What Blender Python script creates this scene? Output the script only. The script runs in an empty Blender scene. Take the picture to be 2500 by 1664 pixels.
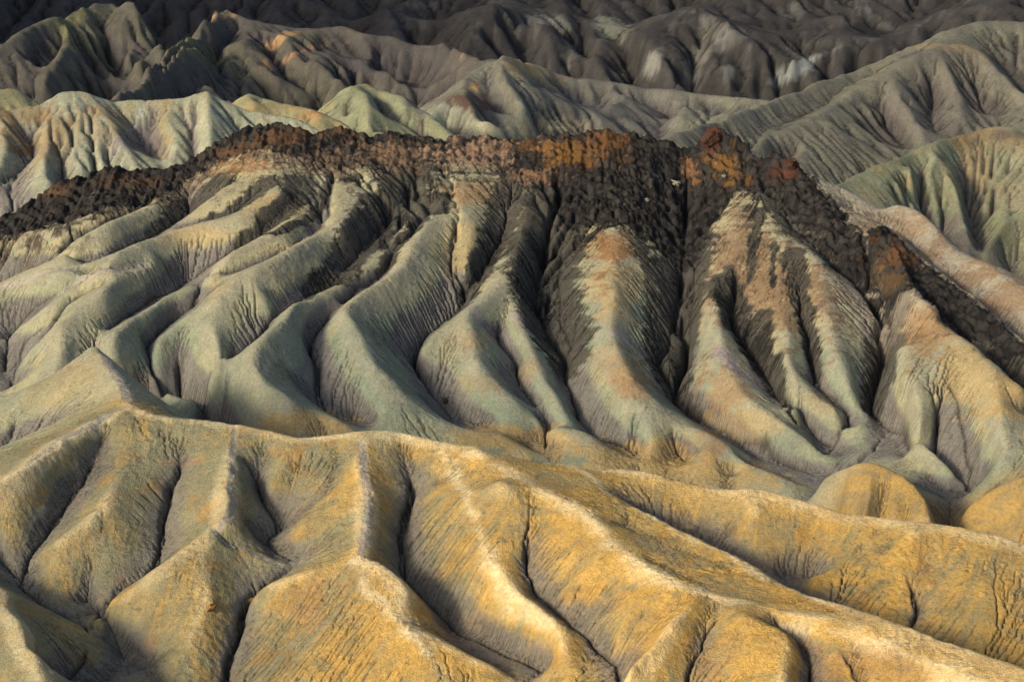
import bpy, math, random
import numpy as np

# ------------------------------------------------------------------ camera, sky, sun, exposure
sc = bpy.context.scene
CAMZ = 120.0
PITCH = 15.3
cam_d = bpy.data.cameras.new('camera')
cam = bpy.data.objects.new('camera', cam_d)
sc.collection.objects.link(cam)
cam.location = (0, 0, CAMZ)
cam.rotation_euler = (math.radians(90 - PITCH), 0, 0)
cam_d.sensor_width = 36
cam_d.angle = math.radians(36)
cam_d.clip_start = 1
cam_d.clip_end = 9000
sc.camera = cam

SUN_EL = 24.0          # degrees above the horizon
SUN_AZ = -128.0          # degrees clockwise from the view direction (+Y)
w = bpy.data.worlds.new('World')
sc.world = w
w.use_nodes = True
nt = w.node_tree
nt.nodes.clear()
sky = nt.nodes.new('ShaderNodeTexSky')
sky.sky_type = 'NISHITA'
sky.sun_disc = False
sky.sun_elevation = math.radians(SUN_EL)
sky.sun_rotation = math.radians(SUN_AZ)
sky.altitude = 200
sky.air_density = 0.75
sky.dust_density = 4.0
sky.ozone_density = 0.4
bg = nt.nodes.new('ShaderNodeBackground')
bg.inputs['Strength'].default_value = 0.15
out = nt.nodes.new('ShaderNodeOutputWorld')
nt.links.new(sky.outputs[0], bg.inputs[0])
nt.links.new(bg.outputs[0], out.inputs[0])
sd = bpy.data.lights.new('sun', 'SUN')
sd.energy = 2.9
sd.angle = math.radians(9)
sd.color = (1.0, 0.86, 0.64)
sun = bpy.data.objects.new('sun', sd)
sc.collection.objects.link(sun)
a_, e_ = math.radians(SUN_AZ), math.radians(SUN_EL)
from mathutils import Vector
sdir = Vector((math.sin(a_) * math.cos(e_), math.cos(a_) * math.cos(e_), math.sin(e_)))
sun.rotation_euler = sdir.to_track_quat('Z', 'Y').to_euler()
sun.location = (200, 100, 300)
sc.view_settings.view_transform = 'Standard'
sc.view_settings.look = 'None'
sc.view_settings.gamma = 1
sc.view_settings.exposure = 0.1
sc.cycles.max_bounces = 4
sc.cycles.diffuse_bounces = 3

# ------------------------------------------------------------------ photograph lines -> points in the place
F = 1250.0 / math.tan(math.radians(18))
CP, SP = math.cos(math.radians(PITCH)), math.sin(math.radians(PITCH))
TILES = {'A': (0, 0, .53056), 'B': (1250, 0, .53056), 'C': (0, 832, .53056), 'D': (1250, 832, .53056),
         'E': (1500, 300, .4248), 'P': (0, 0, .354), 'Q': (833, 0, .354), 'U': (0, 450, .354), 'V': (833, 450, .354),
         'F': (0, 0, 1.06112), 'S': (0, 0, 1.0)}

def src(t, x, y):
    ox, oy, s = TILES[t]
    return ox + x * s, oy + y * s

def ray(px, py):
    """per unit of Y: (x slope, downward slope)"""
    dy = F * CP + (832 - py) * SP
    dz = -F * SP + (832 - py) * CP
    return (px - 1250) / dy, -dz / dy

def vnoise(x, y, seed):
    """smooth value noise on arrays"""
    rng = np.random.RandomState(seed)
    tab = rng.rand(256, 256).astype(np.float32)
    xi = np.floor(x).astype(np.int64); yi = np.floor(y).astype(np.int64)
    fx = (x - xi).astype(np.float32); fy = (y - yi).astype(np.float32)
    fx = fx * fx * fx * (fx * (fx * 6 - 15) + 10); fy = fy * fy * fy * (fy * (fy * 6 - 15) + 10)
    x0 = xi & 255; x1 = (xi + 1) & 255; y0 = yi & 255; y1 = (yi + 1) & 255
    a = tab[y0, x0]; b = tab[y0, x1]; c = tab[y1, x0]; d = tab[y1, x1]
    return (a + (b - a) * fx) * (1 - fy) + (c + (d - c) * fx) * fy - 0.5

def fbm(x, y, scale, octaves, seed, gain=.5):
    s = 0; amp = 1; tot = 0
    for o in range(octaves):
        th = 0.7 * o + seed
        xr = (x * math.cos(th) - y * math.sin(th)) / scale; yr = (x * math.sin(th) + y * math.cos(th)) / scale
        s = s + amp * vnoise(xr + 17.3 * o, yr + 5.1 * o, seed * 31 + o)
        tot += amp; amp *= gain; scale /= 2.03
    return s / tot * 2

def blur(z, sig):
    r = max(1, int(sig * 3))
    k = np.exp(-.5 * (np.arange(-r, r + 1) / sig) ** 2).astype(np.float32); k /= k.sum()
    def conv(a):
        p = np.pad(a, ((r, r), (0, 0)), mode='edge'); o = np.zeros_like(a)
        for i, kk in enumerate(k): o += kk * p[i:i + a.shape[0]]
        return o
    return conv(conv(z).T).T

def resize(z, ny, nx):
    iy = np.linspace(0, z.shape[0] - 1, ny); ix = np.linspace(0, z.shape[1] - 1, nx)
    y0 = np.minimum(iy.astype(int), z.shape[0] - 2); x0 = np.minimum(ix.astype(int), z.shape[1] - 2)
    fy = (iy - y0)[:, None].astype(np.float32); fx = (ix - x0)[None].astype(np.float32)
    a = z[y0][:, x0]; b = z[y0][:, x0 + 1]; c = z[y0 + 1][:, x0]; d = z[y0 + 1][:, x0 + 1]
    return (a * (1 - fx) + b * fx) * (1 - fy) + (c * (1 - fx) + d * fx) * fy

class Land:
    """a stretch of terrain: a height grid over (x / Y, ln Y), built from ridge and gully lines"""
    def __init__(s, a0, a1, Y0, Y1, h, hy=None):
        s.a0, s.Y0, s.h = a0, Y0, h
        s.hy = hy or h
        s.nx = int((a1 - a0) / h) + 1; s.ny = int(math.log(Y1 / Y0) / s.hy) + 1
        s.a = (a0 + np.arange(s.nx) * h).astype(np.float32)
        s.Yv = (Y0 * np.exp(np.arange(s.ny) * s.hy)).astype(np.float32)
        s.Y = np.repeat(s.Yv[:, None], s.nx, 1)
        s.X = s.Y * s.a[None]
        s.pts = []      # dense constraint samples (a, lnY, z)
        s.crest = None
        s.snap_pts = []
        s.meander = 1.0
        s.planar = .75
        s.front = False
    def base(s, px, t):
        """Y and z of the sloping base surface below the crest profile"""
        c = s.crest
        Yc = np.interp(px, c[:, 0], c[:, 1]); Hc = np.interp(px, c[:, 0], c[:, 2]); sl = np.interp(px, c[:, 0], c[:, 3])
        return (sl * Yc + Hc) / (sl + t), sl
    def set_crest(s, pts, slope=.45):
        """pts: (tile, x, y, Y)"""
        r = []
        for q in pts:
            px, py = src(*q[:3]); t = ray(px, py)[1]
            r.append((px, q[3], t * q[3], q[4] if len(q) > 4 else slope))
        r.sort(); s.crest = np.array(r)
    def add(s, P):
        """P: list of world (x, Y, z)"""
        P = np.array(P, float)
        if len(P) < 2: return
        # smooth (Catmull-Rom) resample
        Q = np.vstack([2 * P[0] - P[1], P, 2 * P[-1] - P[-2]])
        o = []
        for i in range(1, len(Q) - 2):
            n = max(2, int(np.linalg.norm((Q[i + 1] - Q[i])[:2]) / (s.h * Q[i][1] * .7)))
            t = np.linspace(0, 1, n, endpoint=False)[:, None]
            p0, p1, p2, p3 = Q[i - 1], Q[i], Q[i + 1], Q[i + 2]
            o.append(.5 * ((2 * p1) + (-p0 + p2) * t + (2 * p0 - 5 * p1 + 4 * p2 - p3) * t * t + (-p0 + 3 * p1 - 3 * p2 + p3) * t ** 3))
        o.append(P[-1:])
        o = np.vstack(o)
        if len(P) > 3:
            u = np.cumsum(np.r_[0, np.hypot(np.diff(o[:, 0]), np.diff(o[:, 1]))]); k = len(s.pts) * 7.7
            fade = np.clip(np.minimum(u, u[-1] - u) / 4, 0, 1)
            o[:, 0] += fade * s.meander * (vnoise(u / 4.5 + k, u * 0 + k, 3) + .5 * vnoise(u / 1.9 + k, u * 0 + k, 9))
        s.pts.append(np.stack([o[:, 0] / o[:, 1], np.log(o[:, 1]), o[:, 2]], 1))
        s.snap_pts.append(o)
        return o
    def snapY(s, px, py):
        o = np.vstack(s.snap_pts)
        h = CAMZ - o[:, 2]
        fwd = o[:, 1] * CP + h * SP; up = o[:, 1] * SP - h * CP
        qx = 1250 + F * o[:, 0] / fwd; qy = 832 - F * up / fwd
        k = int(np.argmin((qx - px) ** 2 + (qy - py) ** 2))
        return float(o[k, 1])
    def fixs(s, tile, pts):
        return [(p[0], p[1], s.snapY(*src(tile, p[0], p[1]))) if len(p) > 2 and p[2] == 's' else p for p in pts]
    def R(s, tile, pts, *rel):
        """line drawn on the photograph; rel = heights above (+) or below (-) the base slope, spread along it"""
        pts = s.fixs(tile, pts); n = len(pts); L = [0]
        for i in range(1, n): L.append(L[-1] + math.dist(pts[i][:2], pts[i - 1][:2]))
        o = []
        for i, p in enumerate(pts):
            px, py = src(tile, *p[:2]); ax, t = ray(px, py)
            if len(p) > 2: Y = p[2]
            else:
                r = np.interp(L[i] / L[-1], np.linspace(0, 1, len(rel)), rel)
                r *= .7 if tile == 'U' else (1.35 if tile == 'C' and s.front else 1.0)
                Y, sl = s.base(px, t); Y -= r / (sl + t)
            o.append((ax * Y, Y, CAMZ - t * Y))
        s.add(o); return o
    def L(s, tile, pts):
        """line with explicit distances at some points (x, y, Y): the others are interpolated"""
        pts = s.fixs(tile, pts); n = len(pts); Ls = [0]
        for i in range(1, n): Ls.append(Ls[-1] + math.dist(pts[i][:2], pts[i - 1][:2]))
        k = [i for i in range(n) if len(pts[i]) > 2]
        Ys = np.interp(Ls, [Ls[i] for i in k], [pts[i][2] for i in k])
        o = []
        for p, Y in zip(pts, Ys):
            ax, t = ray(*src(tile, *p[:2])); o.append((ax * Y, Y, CAMZ - t * Y))
        s.add(o); return o
    def G(s, tile, pts, g):
        """line marched from a first point (x, y, Y) with downhill gradients g (scalar or per segment)"""
        pts = s.fixs(tile, pts); ax, t = ray(*src(tile, *pts[0][:2])); Y = pts[0][2]
        o = [(ax * Y, Y, CAMZ - t * Y)]
        for i, p in enumerate(pts[1:]):
            gg = g[min(i, len(g) - 1)] if isinstance(g, (list, tuple)) else g
            ax, t = ray(*src(tile, *p[:2])); x0, y0, z0 = o[-1]
            if len(p) > 2: Y = p[2]
            else:
                Ys = np.linspace(y0 * .8, y0 * 1.2, 4001)
                f = CAMZ - t * Ys - z0 + gg * np.hypot(ax * Ys - x0, Ys - y0)
                k = np.where(f < 0)[0]; Y = Ys[k[0]] if len(k) else y0 * 1.0
            o.append((ax * Y, Y, CAMZ - t * Y))
        s.add(o); return o
    def H(s, pts, tile='S'):
        """line given by photo column, distance and height (parts of the land the photo hides)"""
        o = []
        for x, Y, z in pts:
            px = src(tile, x, 0)[0]
            t = (CAMZ - z) / Y
            py = 832 + F * math.tan(math.atan(t) - math.radians(PITCH))
            o.append((ray(px, py)[0] * Y, Y, z))
        s.add(o); return o
    def solve(s, z_edge=None, iters=90):
        allp = np.vstack(s.pts)
        levels = 7; z = None
        for L in range(levels, -1, -1):
            f = 2 ** L
            ny, nx = max(4, -(-s.ny // f)), max(4, -(-s.nx // f))
            if L == 0: ny, nx = s.ny, s.nx
            j = np.rint((allp[:, 0] - s.a0) / s.h * (nx - 1) / (s.nx - 1)).astype(int)
            i = np.rint((allp[:, 1] - math.log(s.Y0)) / s.hy * (ny - 1) / (s.ny - 1)).astype(int)
            ok = (i >= 0) & (i < ny) & (j >= 0) & (j < nx)
            k = i[ok] * nx + j[ok]
            cnt = np.bincount(k, minlength=nx * ny); sm = np.bincount(k, weights=allp[ok, 2], minlength=nx * ny)
            m = (cnt > 0).reshape(ny, nx); v = np.where(cnt > 0, sm / np.maximum(cnt, 1), 0).reshape(ny, nx).astype(np.float32)
            z = np.full((ny, nx), float(allp[:, 2].mean()), np.float32) if z is None else resize(z, ny, nx)
            for it in range(iters * 5 if L > 4 else (iters if L > 0 else 30)):
                z[m] = v[m]
                p = np.pad(z, 1, mode='edge')
                a, b, c_, d = p[:-2, 1:-1], p[2:, 1:-1], p[1:-1, :-2], p[1:-1, 2:]
                har = .25 * (a + b + c_ + d)
                if s.planar:
                    hi_ = np.maximum(np.maximum(a, b), np.maximum(c_, d)); lo_ = np.minimum(np.minimum(a, b), np.minimum(c_, d))
                    z = (1 - s.planar) * har + s.planar * .5 * (hi_ + lo_)
                else: z = har
            z[m] = v[m]
        s.z = z
    def drain(s, scale=4):
        """fill closed hollows so that water finds its way out"""
        import heapq
        ny, nx = s.ny // scale, s.nx // scale
        zc = resize(s.z, ny, nx); z = zc.ravel().tolist(); N = ny * nx
        seen = bytearray(N); h = []
        for i in range(ny):
            for j in ((0, nx - 1) if 0 < i < ny - 1 else range(nx)):
                k = i * nx + j; seen[k] = 1; h.append((z[k], k))
        heapq.heapify(h)
        while h:
            v, k = heapq.heappop(h); i, j = divmod(k, nx)
            for di, dj in ((0, 1), (0, -1), (1, 0), (-1, 0), (1, 1), (-1, -1), (1, -1), (-1, 1)):
                a, b = i + di, j + dj
                if 0 <= a < ny and 0 <= b < nx:
                    m = a * nx + b
                    if not seen[m]:
                        seen[m] = 1
                        if z[m] < v + .004: z[m] = v + .004
                        heapq.heappush(h, (z[m], m))
        s.z = s.z + resize(np.array(z, np.float32).reshape(ny, nx) - zc, s.ny, s.nx)
    def smooth(s, metres):
        """round the land off by about the same width everywhere"""
        c = math.sqrt(s.Y0 * float(s.Yv[-1])) * s.h
        s.z = np.minimum(blur(s.z, metres / c), s.z)
        s.z = blur(s.z, metres * .22 / c)
    def erode(s, n, K, m=.5, diff=.1, scale=1, seed=1, kmask=None, A0=0):
        """stream-power incision with creep, on a grid coarser by scale"""
        ny, nx = s.ny // scale, s.nx // scale
        z0 = resize(s.z, ny, nx) if scale > 1 else s.z.copy()
        z = z0.astype(np.float64)
        Yv = np.interp(np.linspace(0, s.ny - 1, ny), np.arange(s.ny), s.Yv)
        cell = (Yv * s.h * scale)[:, None]
        asp = s.hy / s.h
        rng = np.random.RandomState(seed)
        N = nx * ny
        idx = np.arange(N).reshape(ny, nx)
        pers = rng.randn(ny, nx) * .09
        kmod = np.clip(.9 + 3.2 * resize(fbm(s.X, s.Y, 13, 4, seed + 40), ny, nx), .08, 2.4).ravel()
        if kmask is not None: kmod = kmod * resize(kmask, ny, nx).ravel()
        for it in range(n):
            zz = z + pers * cell + rng.randn(ny, nx) * .01 * cell
            rho = 1 / (1 + .0 * rng.rand(ny, nx)) * (1 + .55 * (rng.rand(ny, nx) - .5))
            best = np.zeros((ny, nx)); rec = idx.copy()
            for di in (-1, 0, 1):
                for dj in (-1, 0, 1):
                    if di == 0 and dj == 0: continue
                    d = math.hypot(di * asp, dj)
                    i0, i1 = max(0, -di), ny - max(0, di); j0, j1 = max(0, -dj), nx - max(0, dj)
                    sl = (zz[i0:i1, j0:j1] - zz[i0 + di:i1 + di, j0 + dj:j1 + dj]) / d / cell[i0:i1]
                    if di and dj: sl = sl * rho[i0:i1, j0:j1]
                    b = best[i0:i1, j0:j1]; r = rec[i0:i1, j0:j1]
                    up = sl > b
                    b[up] = sl[up]; r[up] = idx[i0 + di:i1 + di, j0 + dj:j1 + dj][up]
            order = np.argsort(-zz.ravel(), kind='stable')
            recl = rec.ravel().tolist(); ol = order.tolist()
            ar = (cell * cell * asp * np.ones((1, nx))).ravel().tolist()
            for k in ol:
                r = recl[k]
                if r != k: ar[r] += ar[k]
            area = np.array(ar)
            dist = (cell * np.ones((1, nx))).ravel()
            c = (K * kmod * np.maximum(area - A0, 0) ** m / dist).tolist()
            zl = z.ravel().tolist()
            for k in reversed(ol):
                r = recl[k]
                if r != k:
                    zr = zl[r]
                    if zl[k] > zr:
                        zl[k] = (zl[k] + c[k] * zr) / (1 + c[k])
            z = np.array(zl).reshape(ny, nx)
            if diff:
                p = np.pad(z, 1, mode='edge')
                z = z + diff * (.25 * (p[:-2, 1:-1] + p[2:, 1:-1] + p[1:-1, :-2] + p[1:-1, 2:]) - z)
        dz = (z - z0).astype(np.float32)
        s.z = s.z + (resize(dz, s.ny, s.nx) if scale > 1 else dz)
        ar = np.log1p(area.reshape(ny, nx) / cell ** 2).astype(np.float32)
        s.flow = resize(ar, s.ny, s.nx) if scale > 1 else ar
        return s.flow
    def grad(s):
        gx = np.gradient(s.z, axis=1) / (s.Y * s.h); gy = np.gradient(s.z, axis=0) / (s.Y * s.hy)
        return gx, gy
    def lic(s, seed, steps=10, stepc=1.0, grain=1.0):
        """noise smeared down the slope: fine rills and wash streaks"""
        rng = np.random.RandomState(seed)
        nz = rng.randn(s.ny, s.nx).astype(np.float32)
        if grain > 1: nz = blur(nz, grain * .5); nz /= nz.std()
        zs = blur(s.z, 3)
        gx = np.gradient(zs, axis=1); gy = np.gradient(zs, axis=0) * (s.h / s.hy) ** 2
        g = np.hypot(gx, gy) + 1e-6; gx /= g; gy /= g
        ii, jj = np.meshgrid(np.arange(s.ny, dtype=np.float32), np.arange(s.nx, dtype=np.float32), indexing='ij')
        acc = nz.copy()
        for sgn in (-1, 1):
            y, x = ii.copy(), jj.copy()
            for k in range(steps):
                yi = np.clip(np.rint(y), 0, s.ny - 1).astype(np.int32); xi = np.clip(np.rint(x), 0, s.nx - 1).astype(np.int32)
                y = y + sgn * stepc * gy[yi, xi]; x = x + sgn * stepc * gx[yi, xi]
                yi = np.clip(np.rint(y), 0, s.ny - 1).astype(np.int32); xi = np.clip(np.rint(x), 0, s.nx - 1).astype(np.int32)
                acc += nz[yi, xi]
        return acc / acc.std()
    def hit(s, tile, x, y):
        """grid position (i, j) where the sight line through a photo point meets this land"""
        px, py = src(tile, x, y); ax, t = ray(px, py)
        j = (ax - s.a0) / s.h
        j0 = int(np.clip(round(j), 0, s.nx - 1))
        col = s.z[:, j0] - (CAMZ - t * s.Yv)
        k = np.where(col > 0)[0]
        if len(k) == 0: return int(np.argmax(col)), j
        return float(k[0]), j
    # ---- painting on the land, in its own plan
    def line_mask(s, tile, pts, w0, w1=None, soft=.5, warp=0, seed=5):
        """weight 1 on a line of half-width w0..w1 metres"""
        w1 = w0 if w1 is None else w1
        if tile == 'W':      # points already in the place
            P = np.array([((math.log(p[1] / s.Y0)) / s.hy, (p[0] / p[1] - s.a0) / s.h) for p in pts], float)
        else: P = np.array([s.hit(tile, *p) for p in pts], float)
        m = np.zeros((s.ny, s.nx), np.float32)
        rad = max(w0, w1) * (1 + soft) * 1.4 + warp
        for k in range(len(P) - 1):
            (ia, ja), (ib, jb) = P[k], P[k + 1]
            Ym = s.Yv[int(np.clip((ia + ib) / 2, 0, s.ny - 1))]; c = Ym * s.h; cy = Ym * s.hy
            r = rad / c; ry = rad / cy
            i0, i1 = int(max(0, min(ia, ib) - ry)), int(min(s.ny, max(ia, ib) + ry + 1))
            j0, j1 = int(max(0, min(ja, jb) - r)), int(min(s.nx, max(ja, jb) + r + 1))
            if i1 <= i0 or j1 <= j0: continue
            ii = np.arange(i0, i1)[:, None] * cy; jj = np.arange(j0, j1)[None] * c
            if warp:
                X, Y = s.X[i0:i1, j0:j1], s.Y[i0:i1, j0:j1]
                ii = ii + warp * s.wy[i0:i1, j0:j1]; jj = jj + warp * s.wx[i0:i1, j0:j1]
            ay, ax, by, bx = ia * cy, ja * c, ib * cy, jb * c
            dy, dx = by - ay, bx - ax; l2 = dx * dx + dy * dy + 1e-9
            t = np.clip(((ii - ay) * dy + (jj - ax) * dx) / l2, 0, 1)
            d = np.hypot(ii - ay - t * dy, jj - ax - t * dx)
            f = (k + t) / (len(P) - 1); wd = w0 + (w1 - w0) * f
            v = np.clip((wd * (1 + soft) - d) / (2 * soft * wd), 0, 1)
            v = v * v * (3 - 2 * v)
            m[i0:i1, j0:j1] = np.maximum(m[i0:i1, j0:j1], v)
        return m
    def blob(s, tile, x, y, rx, ry, rot=0, warp=2):
        """soft patch; radii in photo pixels turned into metres along the surface"""
        i, j = s.hit(tile, x, y)
        sc_ = TILES[tile][2]
        Yc = s.Yv[int(np.clip(i, 0, s.ny - 1))]
        return s._ell(i, j, rx * sc_ * Yc / 3700, ry * sc_ * Yc / 3700, rot, warp)
    def _ell(s, i, j, rx, ry, rot, warp):
        Yc = s.Yv[int(np.clip(i, 0, s.ny - 1))]
        x0 = Yc * (s.a0 + j * s.h); y0 = Yc
        dx = s.X - x0 + warp * s.wx; dy = s.Y - y0 + warp * s.wy; dz = 0
        zc = s.z[int(np.clip(i, 0, s.ny - 1)), int(np.clip(j, 0, s.nx - 1))]
        # across the picture: x; down the picture: along the slope
        dn = (dy * .28 + (s.z - zc) * .96)
        c, sn = math.cos(math.radians(rot)), math.sin(math.radians(rot))
        u = dx * c + dn * sn; v = -dx * sn + dn * c
        far = np.exp(-.5 * ((dx ** 2 + dy ** 2) / (6 * max(rx, ry)) ** 2))
        return np.exp(-.5 * ((u / rx) ** 2 + (v / ry) ** 2)).astype(np.float32) * far
    def poly(s, tile, pts, warp=1.0, soft=1.0):
        P = []
        for p in pts:
            i, j = s.hit(tile, *p[:2])
            if len(p) > 2: i += math.log(1 + p[2] / s.Yv[int(np.clip(i, 0, s.ny - 1))]) / s.hy
            P.append((i, j))
        P = np.array(P, float)
        ii, jj = np.meshgrid(np.arange(s.ny, dtype=np.float32), np.arange(s.nx, dtype=np.float32), indexing='ij')
        c = np.repeat((s.Yv * s.h)[:, None], s.nx, 1)
        ii = ii + warp * s.wy / c * s.h / s.hy; jj = jj + warp * s.wx / c
        m = np.zeros((s.ny, s.nx), bool)
        n = len(P)
        for k in range(n):
            (ya, xa), (yb, xb) = P[k], P[(k + 1) % n]
            if ya == yb: continue
            cnd = ((ya > ii) != (yb > ii)) & (jj < (xb - xa) * (ii - ya) / (yb - ya) + xa)
            m ^= cnd
        m = m.astype(np.float32)
        return blur(m, soft / float(np.median(c))) if soft else m
    def warps(s, scale=4, seed=3):
        s.wx = fbm(s.X, s.Y + s.z * 1.5, scale, 5, seed, .6); s.wy = fbm(s.X, s.Y + s.z * 1.5, scale, 5, seed + 7, .6)
    def mesh(s, name, mat, rgb, attrs=None, i0=0, i1=None, j0=0, j1=None, keep=None):
        i1 = i1 or s.ny; j1 = j1 or s.nx
        X, Y, Z = s.X[i0:i1, j0:j1], s.Y[i0:i1, j0:j1], s.z[i0:i1, j0:j1]
        ny, nx = X.shape
        me = bpy.data.meshes.new(name)
        co = np.stack([X, Y, Z], -1).reshape(-1, 3).astype(np.float32)
        idx = np.arange(ny * nx).reshape(ny, nx)
        q = np.stack([idx[:-1, :-1], idx[:-1, 1:], idx[1:, 1:], idx[1:, :-1]], -1).reshape(-1, 4)
        if keep is not None:
            kq = (keep[:-1, :-1] & keep[1:, 1:]).reshape(-1); q = q[kq]
            used = np.zeros(ny * nx, bool); used[q.ravel()] = True
            new = np.cumsum(used) - 1; q = new[q]; co = co[used]
        else: used = slice(None)
        me.vertices.add(len(co)); me.vertices.foreach_set('co', co.ravel())
        me.loops.add(q.size); me.loops.foreach_set('vertex_index', q.ravel().astype(np.int32))
        me.polygons.add(len(q))
        me.polygons.foreach_set('loop_start', (np.arange(len(q)) * 4).astype(np.int32))
        me.polygons.foreach_set('use_smooth', np.ones(len(q), bool))
        me.update(calc_edges=True)
        ca = me.color_attributes.new('soil', 'FLOAT_COLOR', 'POINT')
        c4 = np.ones((ny * nx, 4), np.float32); c4[:, :3] = rgb[i0:i1, j0:j1].reshape(-1, 3)
        if attrs is not None: c4[:, 3] = attrs[i0:i1, j0:j1].ravel()
        ca.data.foreach_set('color', c4[used].ravel())
        ob = bpy.data.objects.new(name, me); sc.collection.objects.link(ob)
        me.materials.append(mat)
        ob['kind'] = 'structure'
        return ob

def lerp(c, col, m):
    return c + (np.array(col, np.float32) - c) * m[..., None]
def sstep(a, b, x):
    t = np.clip((x - a) / (b - a), 0, 1)
    return t * t * (3 - 2 * t)

# ------------------------------------------------------------------ soil and rock material
def soil_material(name, grain=1.0, bump=.5, crack=.2):
    m = bpy.data.materials.new(name); m.use_nodes = True
    t = m.node_tree; N = t.nodes; Lk = t.links
    b = N['Principled BSDF']
    b.inputs['Roughness'].default_value = .95
    b.inputs['Specular IOR Level'].default_value = .12
    at = N.new('ShaderNodeAttribute'); at.attribute_name = 'soil'
    geo = N.new('ShaderNodeNewGeometry')
    n1 = N.new('ShaderNodeTexNoise'); n1.inputs['Scale'].default_value = 2.2 * grain; n1.inputs['Detail'].default_value = 8; n1.inputs['Roughness'].default_value = .72
    n2 = N.new('ShaderNodeTexNoise'); n2.inputs['Scale'].default_value = .35 * grain; n2.inputs['Detail'].default_value = 5
    Lk.new(geo.outputs['Position'], n1.inputs['Vector']); Lk.new(geo.outputs['Position'], n2.inputs['Vector'])
    mr = N.new('ShaderNodeMapRange'); mr.inputs['From Min'].default_value = .3; mr.inputs['From Max'].default_value = .7
    mr.inputs['To Min'].default_value = .70; mr.inputs['To Max'].default_value = 1.27
    Lk.new(n1.outputs['Fac'], mr.inputs['Value'])
    mr2 = N.new('ShaderNodeMapRange'); mr2.inputs['From Min'].default_value = .3; mr2.inputs['From Max'].default_value = .7
    mr2.inputs['To Min'].default_value = .88; mr2.inputs['To Max'].default_value = 1.12
    Lk.new(n2.outputs['Fac'], mr2.inputs['Value'])
    mu = N.new('ShaderNodeMath'); mu.operation = 'MULTIPLY'
    n3 = N.new('ShaderNodeTexNoise'); n3.inputs['Scale'].default_value = 9 * grain; n3.inputs['Detail'].default_value = 4; n3.inputs['Roughness'].default_value = .7
    Lk.new(geo.outputs['Position'], n3.inputs['Vector'])
    sp = N.new('ShaderNodeMapRange'); sp.inputs['From Min'].default_value = .30; sp.inputs['From Max'].default_value = .40; sp.inputs['To Min'].default_value = .45; sp.inputs['To Max'].default_value = 1.0
    Lk.new(n3.outputs['Fac'], sp.inputs['Value'])
    mu0 = N.new('ShaderNodeMath'); mu0.operation = 'MULTIPLY'
    Lk.new(mr.outputs[0], mu0.inputs[0]); Lk.new(sp.outputs[0], mu0.inputs[1])
    Lk.new(mu0.outputs[0], mu.inputs[0]); Lk.new(mr2.outputs[0], mu.inputs[1])
    vm = N.new('ShaderNodeVectorMath'); vm.operation = 'SCALE'
    Lk.new(at.outputs['Color'], vm.inputs[0]); Lk.new(mu.outputs[0], vm.inputs['Scale'])
    Lk.new(vm.outputs[0], b.inputs['Base Color'])
    wv = N.new('ShaderNodeVectorMath'); wv.operation = 'MULTIPLY_ADD'
    Lk.new(n2.outputs['Color'], wv.inputs[0]); wv.inputs[1].default_value = (1.2, 1.2, 1.2); Lk.new(geo.outputs['Position'], wv.inputs[2])
    vo = N.new('ShaderNodeTexVoronoi'); vo.feature = 'DISTANCE_TO_EDGE'; vo.inputs['Scale'].default_value = 2.6 * grain
    Lk.new(wv.outputs[0], vo.inputs['Vector'])
    ce = N.new('ShaderNodeMapRange'); ce.inputs['From Min'].default_value = 0; ce.inputs['From Max'].default_value = .16; ce.inputs['To Min'].default_value = -crack; ce.inputs['To Max'].default_value = 0
    Lk.new(vo.outputs['Distance'], ce.inputs['Value'])
    ad = N.new('ShaderNodeMath'); ad.operation = 'ADD'
    Lk.new(n1.outputs['Fac'], ad.inputs[0]); Lk.new(ce.outputs[0], ad.inputs[1])
    bp = N.new('ShaderNodeBump'); bp.inputs['Strength'].default_value = bump; bp.inputs['Distance'].default_value = .25 / grain
    Lk.new(ad.outputs[0], bp.inputs['Height']); Lk.new(bp.outputs[0], b.inputs['Normal'])
    return m

# ================================================================== the near badlands: foreground ridges and the dark-capped fan
M = Land(-.45, .53, 96, 345, .00085)
FRONT = []
def FG(*a):
    FRONT.append(M.G(*a)); return FRONT[-1]
# ---- foreground: crest A, running from the trail peak on the left down to the right
A_pts = [('C', 590, 285, 195), ('C', 700, 340, 192), ('C', 860, 355, 191), ('C', 1050, 375, 190), ('C', 1200, 400, 188), ('C', 1370, 435, 186),
         ('C', 1500, 425, 186), ('C', 1700, 405, 186), ('C', 1850, 415, 185), ('C', 2000, 450, 183.5), ('C', 2200, 490, 181.5), ('D', 0, 535, 180),
         ('D', 150, 560, 179.5), ('D', 300, 570, 179), ('D', 380, 598, 178.4), ('D', 500, 585, 178), ('D', 650, 600, 177), ('D', 800, 640, 175),
         ('D', 950, 672, 173), ('D', 1150, 672, 172), ('D', 1300, 705, 170.5), ('D', 1500, 770, 168), ('D', 1650, 790, 167), ('D', 1900, 820, 165),
         ('D', 2100, 855, 163), ('D', 2250, 895, 161.5), ('D', 2356, 930, 160), ('D', 2700, 1050, 154), ('D', 3200, 1200, 146)]
S_ = lambda L: [(*[round(v, 1) for v in src(*q[:3])], q[3]) for q in L]
crestA = M.L('S', S_(A_pts))
M.set_crest([('C', -900, 300, 196)] + [(q[0], q[1], q[2], q[3]) for q in A_pts], .46)
# ridge with the trail, back to its peak, and the skyline running down left of the peak
M.L('C', [(590, 285, 195), (575, 250), (560, 200), (520, 130), (470, 60), (430, 0, 224)])
M.G('C', [(430, 0, 224), (360, 60), (300, 120), (150, 230), (0, 370), (-200, 560)], [.3, .4, .4, .4, .4])
M.H([(480, 198, 57.3), (300, 203, 53.5), (100, 205, 50), (-200, 204, 46), (-600, 200, 42)], 'C')
M.front = True
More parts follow.
